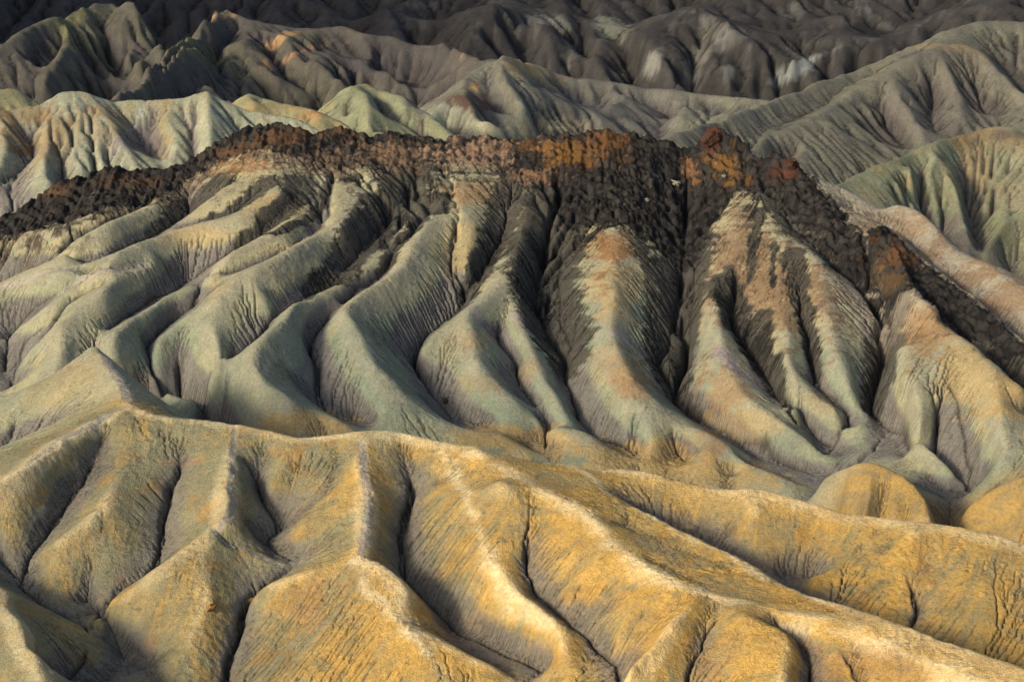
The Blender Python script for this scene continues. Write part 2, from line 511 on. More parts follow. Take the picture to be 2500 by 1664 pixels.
# spur 1 (lit at the left edge)
spurA = M.G('C', [(575, 300, 194), (480, 350), (400, 395), (300, 440), (130, 575), (0, 645), (-250, 800), (-500, 930)], [.1, .12, .15, .2, .2, .2, .2])
g1 = FG('C', [(500, 370, 191), (440, 500), (400, 640), (330, 730), (240, 860), (100, 1060), (95, 1140), (200, 1220), (330, 1290), (420, 1345), (400, 1460), (300, 1568), (200, 1680)],
         [.75, .45, .4, .3, .28, .2, .2, .15, .12, .12, .12, .12])
FG('C', [(95, 1120, 's'), (30, 1050), (-60, 950), (-250, 860)], [-.15, -.2, -.2])
# spur 2, the rounded hill on the left
M.R('C', [(740, 400), (700, 475), (620, 530), (540, 620), (480, 735), (380, 830), (280, 920), (190, 1010), (130, 1080)], 0, .5, 1.6, 3.2, 3.2, 2.6, 1.2)
M.R('C', [(480, 735), (470, 850), (440, 980), (410, 1100), (400, 1220)], 2.8, 2.4, 1.2)
# gully 2
g2 = FG('C', [(835, 440, 188), (830, 560), (810, 660), (780, 745), (750, 850), (740, 930), (720, 1040), (650, 1110), (560, 1160), (480, 1230), (420, 1310)],
         [.6, .5, .42, .36, .33, .3, .25, .22, .2, .15])
# spur 3, the trail spur
M.R('C', [(1080, 395), (1070, 500), (1060, 650), (1075, 730), (1040, 820), (985, 880)], .2, 1.8, 3.0, 3.8, 3.6)
M.R('C', [(985, 880), (930, 900), (800, 1005), (700, 1080), (560, 1190), (470, 1280)], 3.6, 4, 4, 3.0)
M.R('C', [(985, 880), (960, 960), (945, 1060), (975, 1195), (900, 1330), (830, 1450), (760, 1600)], 3.6, 4, 4.2, 3.8, 3.4)
M.R('C', [(470, 1290), (560, 1420), (600, 1568), (610, 1680)], 1.6, 1.6, 2.2)
M.R('C', [(1000, 900), (1060, 940), (1200, 990), (1360, 1040)], 2.9, 2.0, .9)
# gully 3: the hollow beside the trail, then down past the outcrop
FG('C', [(1130, 470, 184.5), (1130, 540), (1180, 660), (1210, 760), (1270, 840), (1285, 880), (1215, 930), (1260, 980), (1345, 1035)], [1.0, .8, .55, .4, .3, .25, .12, .1])
FG('C', [(1345, 1040, 's'), (1280, 1090), (1150, 1180), (1105, 1250), (1095, 1350), (1060, 1450), (1035, 1568), (1020, 1700)], [.25, .3, .45, .45, .4, .35, .35])
# spur 4: green trail spur, the golden knob and its crest
M.R('C', [(1680, 415), (1665, 550), (1690, 700), (1685, 850), (1660, 960), (1650, 1000)], .3, 1.6, 2.8, 3.8, 4.4)
spurD = M.R('C', [(1650, 1000), (1660, 1060), (1690, 1150), (1780, 1230), (1900, 1330), (1960, 1410), (2000, 1500), (2060, 1580), (2120, 1700)], 4.4, 5.2, 5.8, 5.8, 5.6)
knobE = M.R('C', [(1650, 1000), (1740, 1005), (1810, 1060), (1860, 1150), (1868, 1260), (1960, 1335), (2100, 1415), (2250, 1500), (2356, 1568), (2480, 1650)], 4.4, 5.0, 5.2, 5.2, 5, 4.6)
M.R('C', [(1650, 1000), (1530, 1030), (1400, 1075), (1280, 1105), (1170, 1170)], 4.4, 4, 3.4, 2.6)
M.R('C', [(1560, 560), (1500, 700), (1430, 830), (1400, 960)], .3, .5, .8, .8)
M.R('C', [(1340, 450), (1300, 560), (1240, 640)], 0, .3, .5)
# gully 5
FG('C', [(1800, 450, 183.5), (1850, 520), (1890, 640), (1880, 730), (1850, 800), (1835, 880), (1840, 960), (1850, 1080), (1960, 1200), (2060, 1290), (2090, 1370), (2200, 1440), (2356, 1550), (2500, 1650)],
    [.8, .6, .4, .4, .4, .4, .38, .3, .28, .25, .2, .2, .2])
# spur 5 with its lit edge
spurE = M.L('C', [(2030, 470, 183), (2090, 620, 176.5), (2150, 750, 169.5), (2205, 870, 164.5), (2250, 980, 160.5), (2310, 1080, 156), (2356, 1145, 153.5), (2450, 1205, 150.8), (2480, 1235, 149.6), (2526, 1262, 148.7)])
M.L('D', [(170, 1262, 148.7), (210, 1350, 146), (240, 1460, 142.8), (270, 1580, 139.4), (290, 1700, 135.5)])
# gully 6
FRONT.append(M.L('D', [(-60, 640, 170.5), (10, 700), (75, 800, 165), (70, 960, 161), (65, 1060, 158.5), (120, 1170, 155), (190, 1245, 152.5), (300, 1340, 147.6), (400, 1410, 145), (470, 1470), (505, 1520, 140.2), (490, 1590), (480, 1700, 133)]))
M.L('C', [(-300, 1000, 163), (-60, 1080, 159), (20, 1130, 156), (60, 1230, 150), (110, 1340, 145), (160, 1440, 141), (210, 1568, 137), (250, 1700, 132.5)])
M.front = False
# crest B (front) and B1 (its twin, hiding the inner valley)
B2 = [(-180, 500, 179.5), (0, 612, 174), (150, 680), (300, 760), (400, 840), (440, 895, 158), (560, 990), (700, 1075, 148), (860, 1135), (1000, 1172, 144), (1200, 1222), (1350, 1252), (1500, 1302, 138), (1700, 1372),
      (1900, 1462), (2100, 1540, 128), (2300, 1640), (2600, 1800, 118)]
crestB = M.L('D', B2)
crestB1 = M.L('D', [(300, 590, 177.5), (420, 680), (560, 755, 166), (700, 835), (900, 930, 156.5), (1040, 995), (1150, 1065), (1250, 1112), (1400, 1172, 144), (1600, 1235), (1800, 1300, 137), (2000, 1372), (2200, 1435), (2356, 1482, 129), (2700, 1640, 122)])
M.L('D', [(520, 850, 162), (680, 930, 157.8), (750, 1030, 153.8), (880, 1085, 150.8), (1000, 1140, 147.2), (1200, 1205, 144.2), (1400, 1262, 141.3)])
# valley between crest A and crest B1
V1 = M.H([(420, 175, 55.2), (560, 171.5, 53.4), (800, 167, 51.2), (1000, 164, 50), (1250, 158.5, 48.9), (1400, 155, 48.2), (1600, 149, 47), (1850, 143.5, 45.6), (2100, 138.5, 44.4), (2400, 132, 43), (2900, 124, 41)], 'D')
M.H([(1250, 161, 49.0), (1410, 160.5, 49.2)], 'D')
# hill face between (spur of crest A)
M.L('D', [(1560, 780, 167.5), (1640, 890, 163.5), (1560, 980, 161.5), (1450, 1060, 159), (1370, 1130, 156)])
FG('D', [(1850, 860, 162.5), (1865, 900), (1835, 960), (1805, 1000), (1820, 1100), (1860, 1190), (1880, 1240), (1850, 1285)], [.6, .45, .45, .5, .5, .5, .4])
M.L('D', [(1980, 850, 163.5), (2000, 960, 159.5), (2080, 1080, 155), (2200, 1200, 151)])
M.L('D', [(1120, 740, 168.8), (1100, 860, 166)])
# front spurs of crest B
M.L('D', [(900, 1172, 's'), (1000, 1215), (1100, 1262, 140), (1200, 1310), (1285, 1365, 136.5), (1305, 1420), (1260, 1480, 133), (1235, 1568, 130), (1220, 1700, 126)])
FG('D', [(1150, 1225, 141.7), (1190, 1252), (1230, 1310), (1300, 1370), (1350, 1430), (1372, 1500), (1380, 1568), (1380, 1700)], [.5, .5, .4, .35, .35, .35, .35])
FG('D', [(1450, 1300, 138.3), (1520, 1420), (1600, 1568), (1640, 1700)], [.42, .42, .4])
M.L('D', [(440, 895, 's'), (420, 1000, 154.5), (440, 1150, 150.8), (440, 1250, 148.5)])
M.L('D', [(860, 1140, 's'), (800, 1230, 141.5), (720, 1330, 138.5), (600, 1430, 136), (530, 1490, 134)])
FG('D', [(330, 930, 158), (300, 960), (310, 1050), (260, 1140), (200, 1235, 's')], [.5, .5, .45, .4])
FG('D', [(620, 1090, 149), (560, 1180), (500, 1330), (450, 1440, 's')], [.5, .5, .5])
FG('D', [(980, 1230, 142.2), (900, 1350), (820, 1500), (780, 1650)], [.45, .45, .45])
# floor in front of everything, below the frame
M.H([(-900, 118, 28), (-200, 112, 27), (600, 112, 27), (1300, 112, 27), (2000, 108, 27), (2700, 104, 27), (3400, 100, 27)])
M.H([(-900, 98, 20), (600, 98, 20), (2000, 98, 20), (3400, 98, 20)])

# ---- valley behind crest A (trunk valley), mostly hidden
M.H([(-900, 232, 44), (0, 235, 45.5)], 'C'); M.L('C', [(0, 240, 233), (70, 290, 229)])
M.H([(70, 229, 46.8), (200, 230, 45.6), (400, 233, 44), (650, 238, 42.8), (880, 240, 41.6), (1200, 222, 36.5), (1700, 216, 33.5), (2356, 212, 31)], 'C')
M.H([(0, 212, 31), (600, 209, 29.5), (1200, 208, 28.5), (1390, 205, 28), (1480, 200, 27.5), (1620, 191, 27), (1900, 187, 26.5), (2150, 184, 26), (2500, 178, 25), (3300, 166, 23), (4500, 150, 20)], 'D')
M.H([(2010, 206, 36.2), (2060, 195, 31), (2130, 186, 27)], 'D')
# knob just behind crest A
M.L('D', [(1430, 612, 211), (1480, 590), (1560, 565), (1650, 548, 206), (1780, 600), (1880, 690), (1915, 780, 196), (1925, 830, 193)])
M.L('D', [(1650, 548, 206), (1635, 650, 201), (1610, 760, 196.5)])
M.L('D', [(1745, 600, 203.2), (1760, 690, 200.2), (1770, 780, 197)])
M.L('D', [(1545, 590, 207.8), (1530, 660, 204.5), (1500, 740, 201)])
# hill at the right edge
M.L('D', [(2600, 560, 201), (2356, 618, 201), (2250, 655, 201.5), (2120, 735, 202), (2050, 785, 203)])

# ---- the dark-capped hill: crest
CR = [('A', -700, 1250, 292), ('A', -250, 1110, 297), ('A', 0, 1020, 300), ('A', 60, 1000, 300.5), ('A', 130, 950, 301), ('A', 200, 880, 301.5), ('A', 280, 820, 302), ('A', 400, 800, 303), ('A', 460, 760, 303.5), ('A', 500, 755, 304), ('A', 640, 765, 305),
      ('A', 800, 765, 306), ('A', 850, 760, 307), ('A', 900, 710, 308), ('A', 950, 680, 309), ('A', 1020, 630, 310), ('A', 1150, 580, 311), ('A', 1270, 550, 312), ('A', 1350, 555, 312), ('A', 1430, 605, 312),
      ('A', 1570, 575, 314), ('A', 1650, 600, 314), ('A', 1830, 595, 315), ('A', 1960, 620, 315), ('A', 2060, 625, 316), ('A', 2100, 605, 317), ('B', 0, 625, 318), ('B', 150, 615, 319),
      ('B', 300, 595, 320), ('B', 420, 577, 320), ('B', 500, 590, 320), ('B', 640, 610, 320), ('B', 740, 650, 319), ('B', 790, 680, 318), ('B', 830, 675, 318), ('B', 890, 650, 319), ('B', 905, 605, 319), ('B', 940, 605, 318),
      ('B', 1000, 650, 316), ('B', 1130, 700, 312), ('B', 1200, 710, 309), ('E', 950, 215, 306), ('E', 1040, 240, 304), ('E', 1050, 285, 302)]
M.L('S', S_(CR))
M.L('E', [(1050, 270, 303), (1150, 390, 296), (1250, 520, 289), (1340, 640, 283), (1420, 730, 279)])
M.set_crest([(*q, float(np.interp(src(*q[:3])[0], [250, 600, 950, 1250], [.30, .36, .43, .46]))) for q in CR] + [('E', 1250, 520, 289), ('E', 1550, 600, 283), ('E', 1690, 940, 258), ('E', 1900, 1170, 246), ('E', 2060, 1260, 240), ('E', 2350, 1500, 224), ('E', 3000, 1900, 205)], .46)
R = M.R
GULLIES = []
def G(*a):
    GULLIES.append(M.R(*a)); return GULLIES[-1]
# left fan, tile U
R('U', [(1000, 105), (900, 115), (720, 180), (560, 235), (300, 300), (0, 360), (-300, 430)], -1, -1, 1.2, 2.6, 2.6, 2.6)
R('U', [(1300, -60), (1200, 50), (1100, 110), (1000, 170), (780, 250), (600, 350), (470, 430), (330, 510), (170, 600), (50, 660), (-150, 740)], 0, 1.5, 2.4, 3, 3.2, 3.4, 3.4, 3)
R('U', [(1650, -30), (1500, 70), (1400, 150), (1250, 240), (1160, 310)], 0, 1.6, 1.6, 1.2)
R('U', [(2050, 20), (1950, 60), (1850, 120), (1700, 185), (1550, 225), (1350, 270), (1180, 320), (1000, 380), (850, 450), (700, 530), (560, 570), (400, 592), (200, 650), (0, 710), (-250, 780)], .5, 2, 3, 4.2, 4.6, 4.6, 4.6, 4.2, 4, 4)
G('U', [(1080, 60), (1000, 150), (850, 200), (640, 300), (480, 395), (350, 490), (200, 575), (20, 660), (-200, 730)], -.5, -1.5, -2.2, -2.6, -2.4, -2.2)
G('U', [(1520, -40), (1430, 60), (1330, 140), (1230, 235), (1100, 345), (900, 430), (700, 525), (560, 575), (350, 595), (150, 645), (0, 700)], -.5, -1.8, -2.5, -2.6, -2.4, -2.2, -2)
G('U', [(1860, -20), (1700, 110), (1580, 205), (1420, 255), (1250, 305)], -.8, -1.4, -1.2, 1)
R('U', [(1030, 562), (800, 592), (620, 655), (480, 712), (380, 790), (290, 880), (160, 960), (30, 1040)], 2.6, 1.8, 1.4, 1.4, 1.2)
R('U', [(1080, 470), (1030, 565), (850, 620), (700, 720), (560, 800), (400, 950), (300, 1040), (200, 1140), (140, 1300), (110, 1420)], 3.6, 3.6, 3.8, 4, 4, 3.8, 2.6, .5)
R('U', [(400, 950), (430, 1080), (400, 1230), (350, 1330)], 3.9, 3, 1.6)
G('U', [(620, 625), (500, 690), (350, 775), (230, 860), (150, 950), (60, 1080), (30, 1300)], 1.6, 0, -1.5, -2, -2.2)
G('U', [(760, 655), (640, 715), (500, 800), (400, 870), (280, 1000), (160, 1110), (110, 1250), (85, 1490)], 2.2, .4, -.4, -1.2, -2, -2)
G('U', [(2080, 0), (2050, 60), (1950, 200), (1750, 370), (1600, 470), (1500, 530), (1380, 610), (1260, 700), (1100, 790), (980, 860), (830, 950), (740, 1030)], -.6, -1.6, -2.4, -3, -3.2, -3.2, -3, -2.8)
R('U', [(2280, 60), (2150, 160), (2000, 255), (1850, 350), (1700, 405), (1550, 510), (1400, 600), (1300, 700), (1180, 742), (1060, 830), (930, 905), (830, 1000), (770, 1070)], 0, .8, 1.2, 1.6, 1.8, 1.8, 2, 1.6, 1.2)
G('U', [(2250, 250), (2150, 345), (2000, 450), (1850, 520), (1700, 590), (1550, 650), (1400, 725), (1345, 840), (1200, 940), (1100, 1030), (1010, 1110), (1015, 1200), (1100, 1330), (1240, 1440), (1330, 1490)], .6, -1, -2.2, -2.8, -3.2, -3.2, -3.6, -4, -4, -3.6)
R('U', [(2353, 270), (2200, 340), (2060, 400), (1950, 480), (1800, 550), (1650, 605), (1580, 690), (1520, 770), (1350, 860), (1230, 930), (1130, 1030), (1090, 1100)], 2.4, 2.6, 2.8, 3, 3.2, 3.2, 3, 1.6, 0)
R('V', [(330, -20), (200, 90), (100, 190), (0, 275)], .4, 1.6, 2.4)
R('U', [(1650, 605), (1740, 670), (1820, 780), (1870, 880)], 3, 1.8, -1)
R('U', [(1350, 860), (1450, 960), (1500, 1080), (1480, 1220), (1440, 1330)], 2.6, 2.4, 1.6, 0)
# gully f-g (major dark chute)
G('V', [(480, -120), (480, 0), (400, 130), (250, 300), (150, 450), (0, 620)], -.4, -1, -1.8, -2.4)
G('U', [(2353, 620), (2250, 715), (2130, 790), (2000, 860), (1880, 945), (1800, 1030), (1700, 1120), (1580, 1230), (1480, 1320), (1400, 1400), (1330, 1490)], -2.4, -3, -3.4, -3.8, -4, -4, -3.6)
R('V', [(560, 180), (430, 330), (300, 480), (180, 565), (0, 680)], -.2, .5, .8)
R('U', [(2353, 680), (2210, 735), (2150, 795), (2060, 800), (1970, 900), (1880, 985), (1800, 1080), (1740, 1150), (1770, 1270), (1850, 1380), (2000, 1450), (2130, 1530), (2300, 1600)], .8, 1.2, 2, 2.6, 3.2, 3.4, 3, 2.4, 2, 1.6)
G('V', [(640, 160), (500, 330), (380, 450), (310, 600)], -.2, -.8, -1.4)
G('V', [(310, 600), (200, 700), (90, 770), (0, 850)], -1.4, -2, -2.6)
G('U', [(2353, 850), (2290, 905), (2200, 1020), (2130, 1150), (2180, 1290), (2170, 1450), (2220, 1560)], -2.6, -3.4, -3.8, -4, -4)
R('V', [(760, 60), (650, 130), (560, 300), (480, 440), (400, 570), (300, 640), (130, 740), (40, 840), (60, 950), (130, 1050), (200, 1200), (300, 1300), (420, 1430), (560, 1590)], 0, 1.6, 2.6, 3.2, 3.4, 3.6, 3.4, 3, 2.4)
G('V', [(820, 180), (760, 400), (755, 560), (785, 700), (815, 820)], 1, .6, -.2, -1.6)
R('V', [(920, 140), (930, 300), (900, 550), (870, 720)], .8, 1.8, 1.6, 0)
G('V', [(1180, 40), (1150, 170), (1090, 380), (1000, 560), (900, 740), (820, 860), (740, 930), (600, 1040), (520, 1100), (490, 1220), (560, 1340), (630, 1440), (700, 1540)], -.2, -.8, -1.6, -2.2, -2.8, -3.2, -3.4, -3.6, -3.6)
R('V', [(1300, 150), (1250, 380), (1200, 540), (1100, 660), (980, 780), (870, 880), (900, 1000), (940, 1200), (1030, 1310), (1150, 1420), (1250, 1560)], .6, 2.2, 3, 3.2, 3.2, 3, 2.6, 2)
R('V', [(870, 880), (760, 950), (640, 1040), (550, 1130), (530, 1220)], 3, 1.6, .2, -2)
G('V', [(1140, 860), (1095, 950), (1060, 1030), (1130, 1140), (1210, 1250), (1230, 1370), (1290, 1450), (1340, 1570)], 1.6, -.4, -1, -1.6, -2, -2.4)
R('V', [(1200, 560), (1210, 750), (1210, 920), (1260, 1050), (1350, 1220), (1400, 1350), (1480, 1480), (1550, 1600)], 2.8, 2.4, 2.0, 1.6, 1.4, 1)
G('V', [(1480, -100), (1500, 80), (1420, 300), (1370, 500), (1350, 780), (1380, 980), (1480, 1130), (1565, 1230), (1560, 1390), (1610, 1500), (1640, 1600)], -.5, -.8, -1.6, -2.4, -3, -3.4, -3.4, -3.2)
G('V', [(1560, 100), (1535, 400), (1500, 650), (1520, 950), (1590, 1120)], -.8, -1.2, -1.8, -3)
R('V', [(1900, 250), (1890, 400), (1880, 560), (1870, 800), (1880, 1000), (1930, 1180), (1990, 1300), (2080, 1400), (2280, 1600)], 0, 2.2, 3, 3.6, 3.6, 3.4, 3.2)
G('V', [(1800, 600), (1690, 780), (1620, 960), (1590, 1130)], 2, .8, -.8, -2.6)
G('V', [(2030, 380), (2100, 550), (2150, 700), (2140, 900), (2165, 1080), (2210, 1260), (2290, 1430), (2400, 1600)], .8, .4, -.4, -1.2, -2, -2.4, -2.4)
G('E', [(395, 130), (410, 280), (410, 600), (400, 780), (370, 950), (330, 1200), (270, 1420), (340, 1550)], -.4, -1.6, -2.2, -2.6, -3, -3.2)
G('E', [(470, 700), (460, 900), (440, 1150), (410, 1400), (345, 1540)], -1.5, -2, -2.6, -3.2)
M.R('D', [(690, 130), (700, 60), (750, 30)], -1.6, -1.2, -2.2)
R('E', [(320, 1330), (330, 1430), (335, 1510)], -1.4, -.8, -2.4)
R('D', [(500, 200), (600, 270), (680, 350), (760, 385), (870, 405), (1000, 475), (1130, 560), (1280, 650), (1390, 715)], 3, 3.2, 3.4, 3.4, 3, 2)
G('D', [(750, 225), (760, 290), (800, 345), (1000, 450), (1200, 580), (1390, 698)], -3, -3.6, -4, -4.2, -4.4)
R('E', [(560, 860), (570, 1000), (600, 1200), (680, 1400), (740, 1560)], 1, 2.2, 2.8, 3)
R('D', [(900, 60), (1010, 190), (1100, 300), (1250, 380), (1350, 430), (1470, 515)], 3, 3.2, 2.8, 2, 0)
R('E', [(720, 480), (700, 650), (650, 900)], .8, 1.2, 1)
G('E', [(600, 880), (660, 1020), (700, 1180), (800, 1350), (890, 1470), (930, 1568)], .5, -.6, -1.4, -2.2, -2.8)
G('D', [(1150, 130), (1215, 240), (1290, 355), (1380, 430), (1470, 500)], -2.6, -3, -3.4, -3.6)
R('E', [(960, 1060), (980, 1250), (1000, 1400), (1060, 1568)], .4, 1.4, 2, 2)
R('D', [(1260, 60), (1350, 210), (1430, 265), (1500, 320), (1540, 390), (1500, 470)], 1.8, 1.6, 1.6, 1.2, -2.4)
G('E', [(1040, 750), (1060, 1000), (1110, 1180), (1140, 1350), (1165, 1500), (1215, 1570)], .6, -.2, -1, -1.8, -2.2)
G('D', [(1370, 30), (1395, 150), (1410, 220), (1490, 285), (1550, 350), (1560, 395), (1475, 505), (1430, 600)], -1.6, -2, -2.2, -2.6, -3, -3.8)
R('E', [(1180, 900), (1250, 1150), (1300, 1350), (1380, 1568)], .6, 1.8, 2.2, 1.6)
R('D', [(1450, 40), (1520, 180), (1600, 290), (1640, 345)], 1.8, 1.4, -1)
R('E', [(780, 420), (900, 600), (1080, 690), (1200, 810)], .6, 1.0, 1.2, 1.2)
G('E', [(790, 260), (900, 400), (1100, 640), (1300, 850), (1450, 990), (1560, 1140), (1600, 1190), (1545, 1290), (1570, 1390), (1545, 1530)], -.4, -1.4, -2, -2.6, -3.6, -4.2, -4.2, -4)
G('E', [(1450, 760), (1500, 900), (1545, 1020), (1590, 1170)], -3, -3.4, -3.8, -4.2)
G('D', [(1700, 80), (1670, 200), (1650, 340), (1700, 400), (1800, 450), (1830, 540), (1900, 590), (2000, 640), (2130, 720), (2060, 770), (2010, 785)], -4, -4.2, -4.2, -4.4, -4.6, -5)
R('D', [(1600, 372), (1700, 470), (1850, 570), (1980, 680), (2040, 745)], 0, -.5, -1, -3)
R('D', [(1600, 372), (1520, 450), (1470, 540), (1440, 600)], 0, -1.8, -4)
# the golden fan right of the brown-topped spur
M.L('E', [(1440, 720, 279.5), (1480, 645, 282), (1550, 600, 284), (1610, 640, 280), (1650, 760, 272), (1685, 930, 260), (1790, 1030, 254), (1900, 1170, 246.5), (2060, 1260, 240.5), (2200, 1390, 232), (2350, 1500, 225)])
M.L('D', [(2356, 330, 224), (2500, 430, 217), (2750, 600, 206)])
R('D', [(1780, 0), (1840, 180), (1880, 350), (1910, 430), (2000, 560), (2100, 650)], 1, 1.6, 2, 2, 1, -3)
G('D', [(1960, 80), (2040, 250), (2080, 430), (2110, 590), (2090, 690)], .6, -1, -2, -3.2)
R('D', [(2180, 60), (2230, 200), (2250, 380), (2260, 520), (2220, 620)], 1.5, 2, 1.6, 0)
# back valley right of the dark hill, ridges R1 and R2
M.L('E', [(1050, 262, 303.5), (1150, 340), (1250, 440), (1400, 525, 293), (1540, 590, 288), (1650, 665), (1750, 760), (1900, 880, 268), (2050, 985), (2200, 1110, 253), (2350, 1250, 244), (2600, 1450, 230)])
M.H([(1620, 279, 62), (1720, 268, 58), (1850, 259, 55), (2100, 248, 50.5), (2350, 236, 46.5), (2900, 212, 40)], 'E')
M.L('E', [(1060, 265, 304), (1240, 340, 303), (1350, 380), (1520, 488, 300), (1560, 475), (1650, 450, 300), (1740, 480), (1830, 560), (1910, 680, 287), (2040, 770), (2110, 790, 279), (2250, 880), (2354, 960, 266), (2700, 1200, 248)])
M.H([(1350, 297.5, 64.5), (1530, 294, 62.5), (1700, 290, 60.5), (1900, 279, 56.5), (2100, 268, 54), (2354, 254, 50), (2900, 235, 46)], 'E')
# behind: the land falls away past the crests
M.H([(-900, 330, 46), (0, 330, 50), (700, 338, 60), (1250, 343, 60), (1700, 343, 56), (2000, 340, 48), (2500, 325, 42), (3400, 300, 40)])
M.H([(2100, 318, 54), (2300, 305, 48), (2500, 295, 45)])

# ribs running on behind crest A
R('C', [(1943, 341), (2100, 390), (2280, 415), (2356, 450), (2450, 520)], 2.4, 2.6, 2.8, 3)
R('C', [(1534, 347), (1610, 400), (1640, 460)], 1.6, 2.0, 2.0)
G('C', [(1440, 300), (1560, 360), (1650, 430)], -3.6, -3.6)
G('C', [(1980, 250), (2045, 310), (2090, 390), (2180, 470)], -3.6, -3.8, -3.8)
R('D', [(60, 300), (200, 380), (330, 410), (400, 500), (450, 570)], 1, 2.2, 2.6, 2.4, 2)
G('D', [(160, 420), (155, 560)], -2.4, -3)
G('D', [(300, 360), (370, 430), (480, 520), (570, 600)], -3.4, -4, -4.4, -4.4)

R('D', [(1390, 715), (1450, 770)], 2, 2)
R('D', [(600, 275), (610, 380), (650, 480), (690, 560)], 3.1, 2.6, 2.0, 1.0)
G('D', [(740, 430), (760, 520), (800, 620)], 1.6, .2, -1.2)
R('D', [(870, 408), (915, 500), (960, 590), (1010, 640)], 3.3, 2.7, 2, .8)
G('D', [(1030, 530), (1080, 590), (1130, 660)], 1.8, .4, -1)
G('D', [(520, 330), (540, 430), (560, 540)], 1.6, .3, -.8)
M.H([(-900, 345, 40), (0, 345, 44), (700, 346, 52), (1250, 347, 56)])

M.solve()
M.smooth(.36)
M.drain()
M.z += fbm(M.X, M.Y, 14, 4, 4) * .35
M.erode(10, .05, m=.5, diff=.25, scale=2, seed=1, A0=22)
M.z += fbm(M.X, M.Y, 4, 4, 6) * .10
M.erode(4, .03, m=.5, diff=.12, scale=1, seed=2, A0=1.5)

# ================================================================== hills behind
def hill(name, a0, a1, Y0, Y1, h, crest, slope, lines, drop=.35, floor=None, rough=.3, er=(8, .05), seed=11, sm=1.0, df=.2):
    """one hill mass: its skyline (with distances), then ridges and gullies as heights off its slope"""
    s = Land(a0, a1, Y0, Y1, h)
    # skyline distances filled in between the given ones
    x = [src(*q[:3])[0] for q in crest]; k = [i for i in range(len(crest)) if len(crest[i]) > 3]
    Ys = np.interp(x, [x[i] for i in k], [crest[i][3] for i in k])
    C = [(q[0], q[1], q[2], Y) for q, Y in zip(crest, Ys)]
    s.set_crest(C, slope)
    P = s.L('S', [(*src(*q[:3]), q[3]) for q in C])
    P = np.array(P)
    for f in (1.06, 1.15, 1.3):
        s.add([(p[0] * f, p[1] * f, p[2] - drop * p[1] * (f - 1)) for p in P if p[1] * f < Y1 * 1.05])
    # foot of the slope, hidden by what stands in front
    px = np.linspace(x[0], x[-1], 9); fy = floor
    for q in px:
        pass
    foot = []
    for q, (xx, Yc) in zip(P, zip(x, Ys)):
        t = ray(xx, fy(xx) if callable(fy) else fy)[1]
        Y, sl = s.base(xx, t); ax = ray(xx, 600)[0]
        foot.append((ray(xx, fy(xx) if callable(fy) else fy)[0] * Y, Y, CAMZ - t * Y))
    s.add(foot)
    s.add([(p[0] * .8, p[1] * .8, p[2] - 6) for p in foot])
    for kind, tile, pts, *rel in lines:
        if kind == 'R': s.R(tile, pts, *rel)
        elif kind == 'L': s.L(tile, pts)
        elif kind == 'H': s.H(pts, tile)
    s.solve(iters=60)
    s.smooth(sm)
    s.drain()
    s.z += fbm(s.X, s.Y, 30, 5, seed) * rough * 3
    s.erode(er[0], er[1], diff=df, scale=2, seed=seed)
    s.flow = s.erode(4, er[1] * .8, diff=df * .4, scale=1, seed=seed + 1)
    s.warps(5, seed)
    return s

# pale hill behind the dark ridge on the left
PALE = hill('pale_hill', -.42, -.02, 292, 450, .0013,
    [('P', -700, 900, 352), ('P', -300, 800), ('P', 0, 745, 362), ('P', 110, 728), ('P', 165, 708), ('P', 240, 718), ('P', 330, 690), ('P', 380, 650), ('P', 440, 605, 368), ('P', 500, 603), ('P', 570, 608), ('P', 640, 630),
     ('P', 700, 665), ('P', 790, 680), ('P', 900, 675), ('P', 1000, 686, 372), ('P', 1080, 680), ('P', 1200, 672), ('P', 1270, 660), ('P', 1330, 625), ('P', 1400, 595, 374), ('P', 1445, 590), ('P', 1480, 615), ('P', 1540, 665),
     ('P', 1620, 715), ('P', 1700, 748), ('P', 1760, 755), ('P', 1800, 745, 372), ('P', 1850, 762), ('P', 1950, 780), ('P', 2050, 795), ('P', 2150, 850), ('P', 2250, 888, 368), ('P', 2420, 940), ('P', 2700, 1060, 360)],
    .62, [
     ('R', 'P', [(640, 640), (700, 720), (780, 830), (850, 940), (910, 1050), (970, 1150)], 0, 1.8, 3, 3.6, 3.6),
     ('R', 'P', [(780, 690), (850, 800), (960, 930), (1060, 1080), (1120, 1150)], -.6, -1.8, -3, -3.6),
     ('R', 'P', [(1350, 640), (1340, 800), (1345, 950), (1340, 1080)], 0, -.6, -1.2, -1.8),
     ('R', 'P', [(1445, 600), (1420, 750), (1450, 950)], 0, 1.5, 2),
     ('R', 'P', [(1150, 690), (1160, 850), (1200, 1050)], 0, 1, 1.5),
     ('R', 'P', [(165, 712), (175, 850), (220, 980), (210, 1080), (120, 1190), (20, 1290), (-120, 1400)], -.4, -1.4, -2.2, -2.6, -2.4),
     ('R', 'P', [(50, 750), (60, 900), (30, 1100), (-60, 1250)], 0, 1.5, 2, 1),
     ('R', 'P', [(300, 730), (300, 850), (320, 995), (330, 1150), (320, 1300), (300, 1450)], 0, .5, 2.5, 3.5, 3.5),
     ('R', 'P', [(400, 1080), (415, 1220), (400, 1350)], -1, -2.5, -3),
     ('R', 'P', [(1800, 755), (1790, 850)], .5, .5)],
    floor=600, rough=.12, er=(8, .045), seed=21, sm=.5, df=.1, drop=.6)

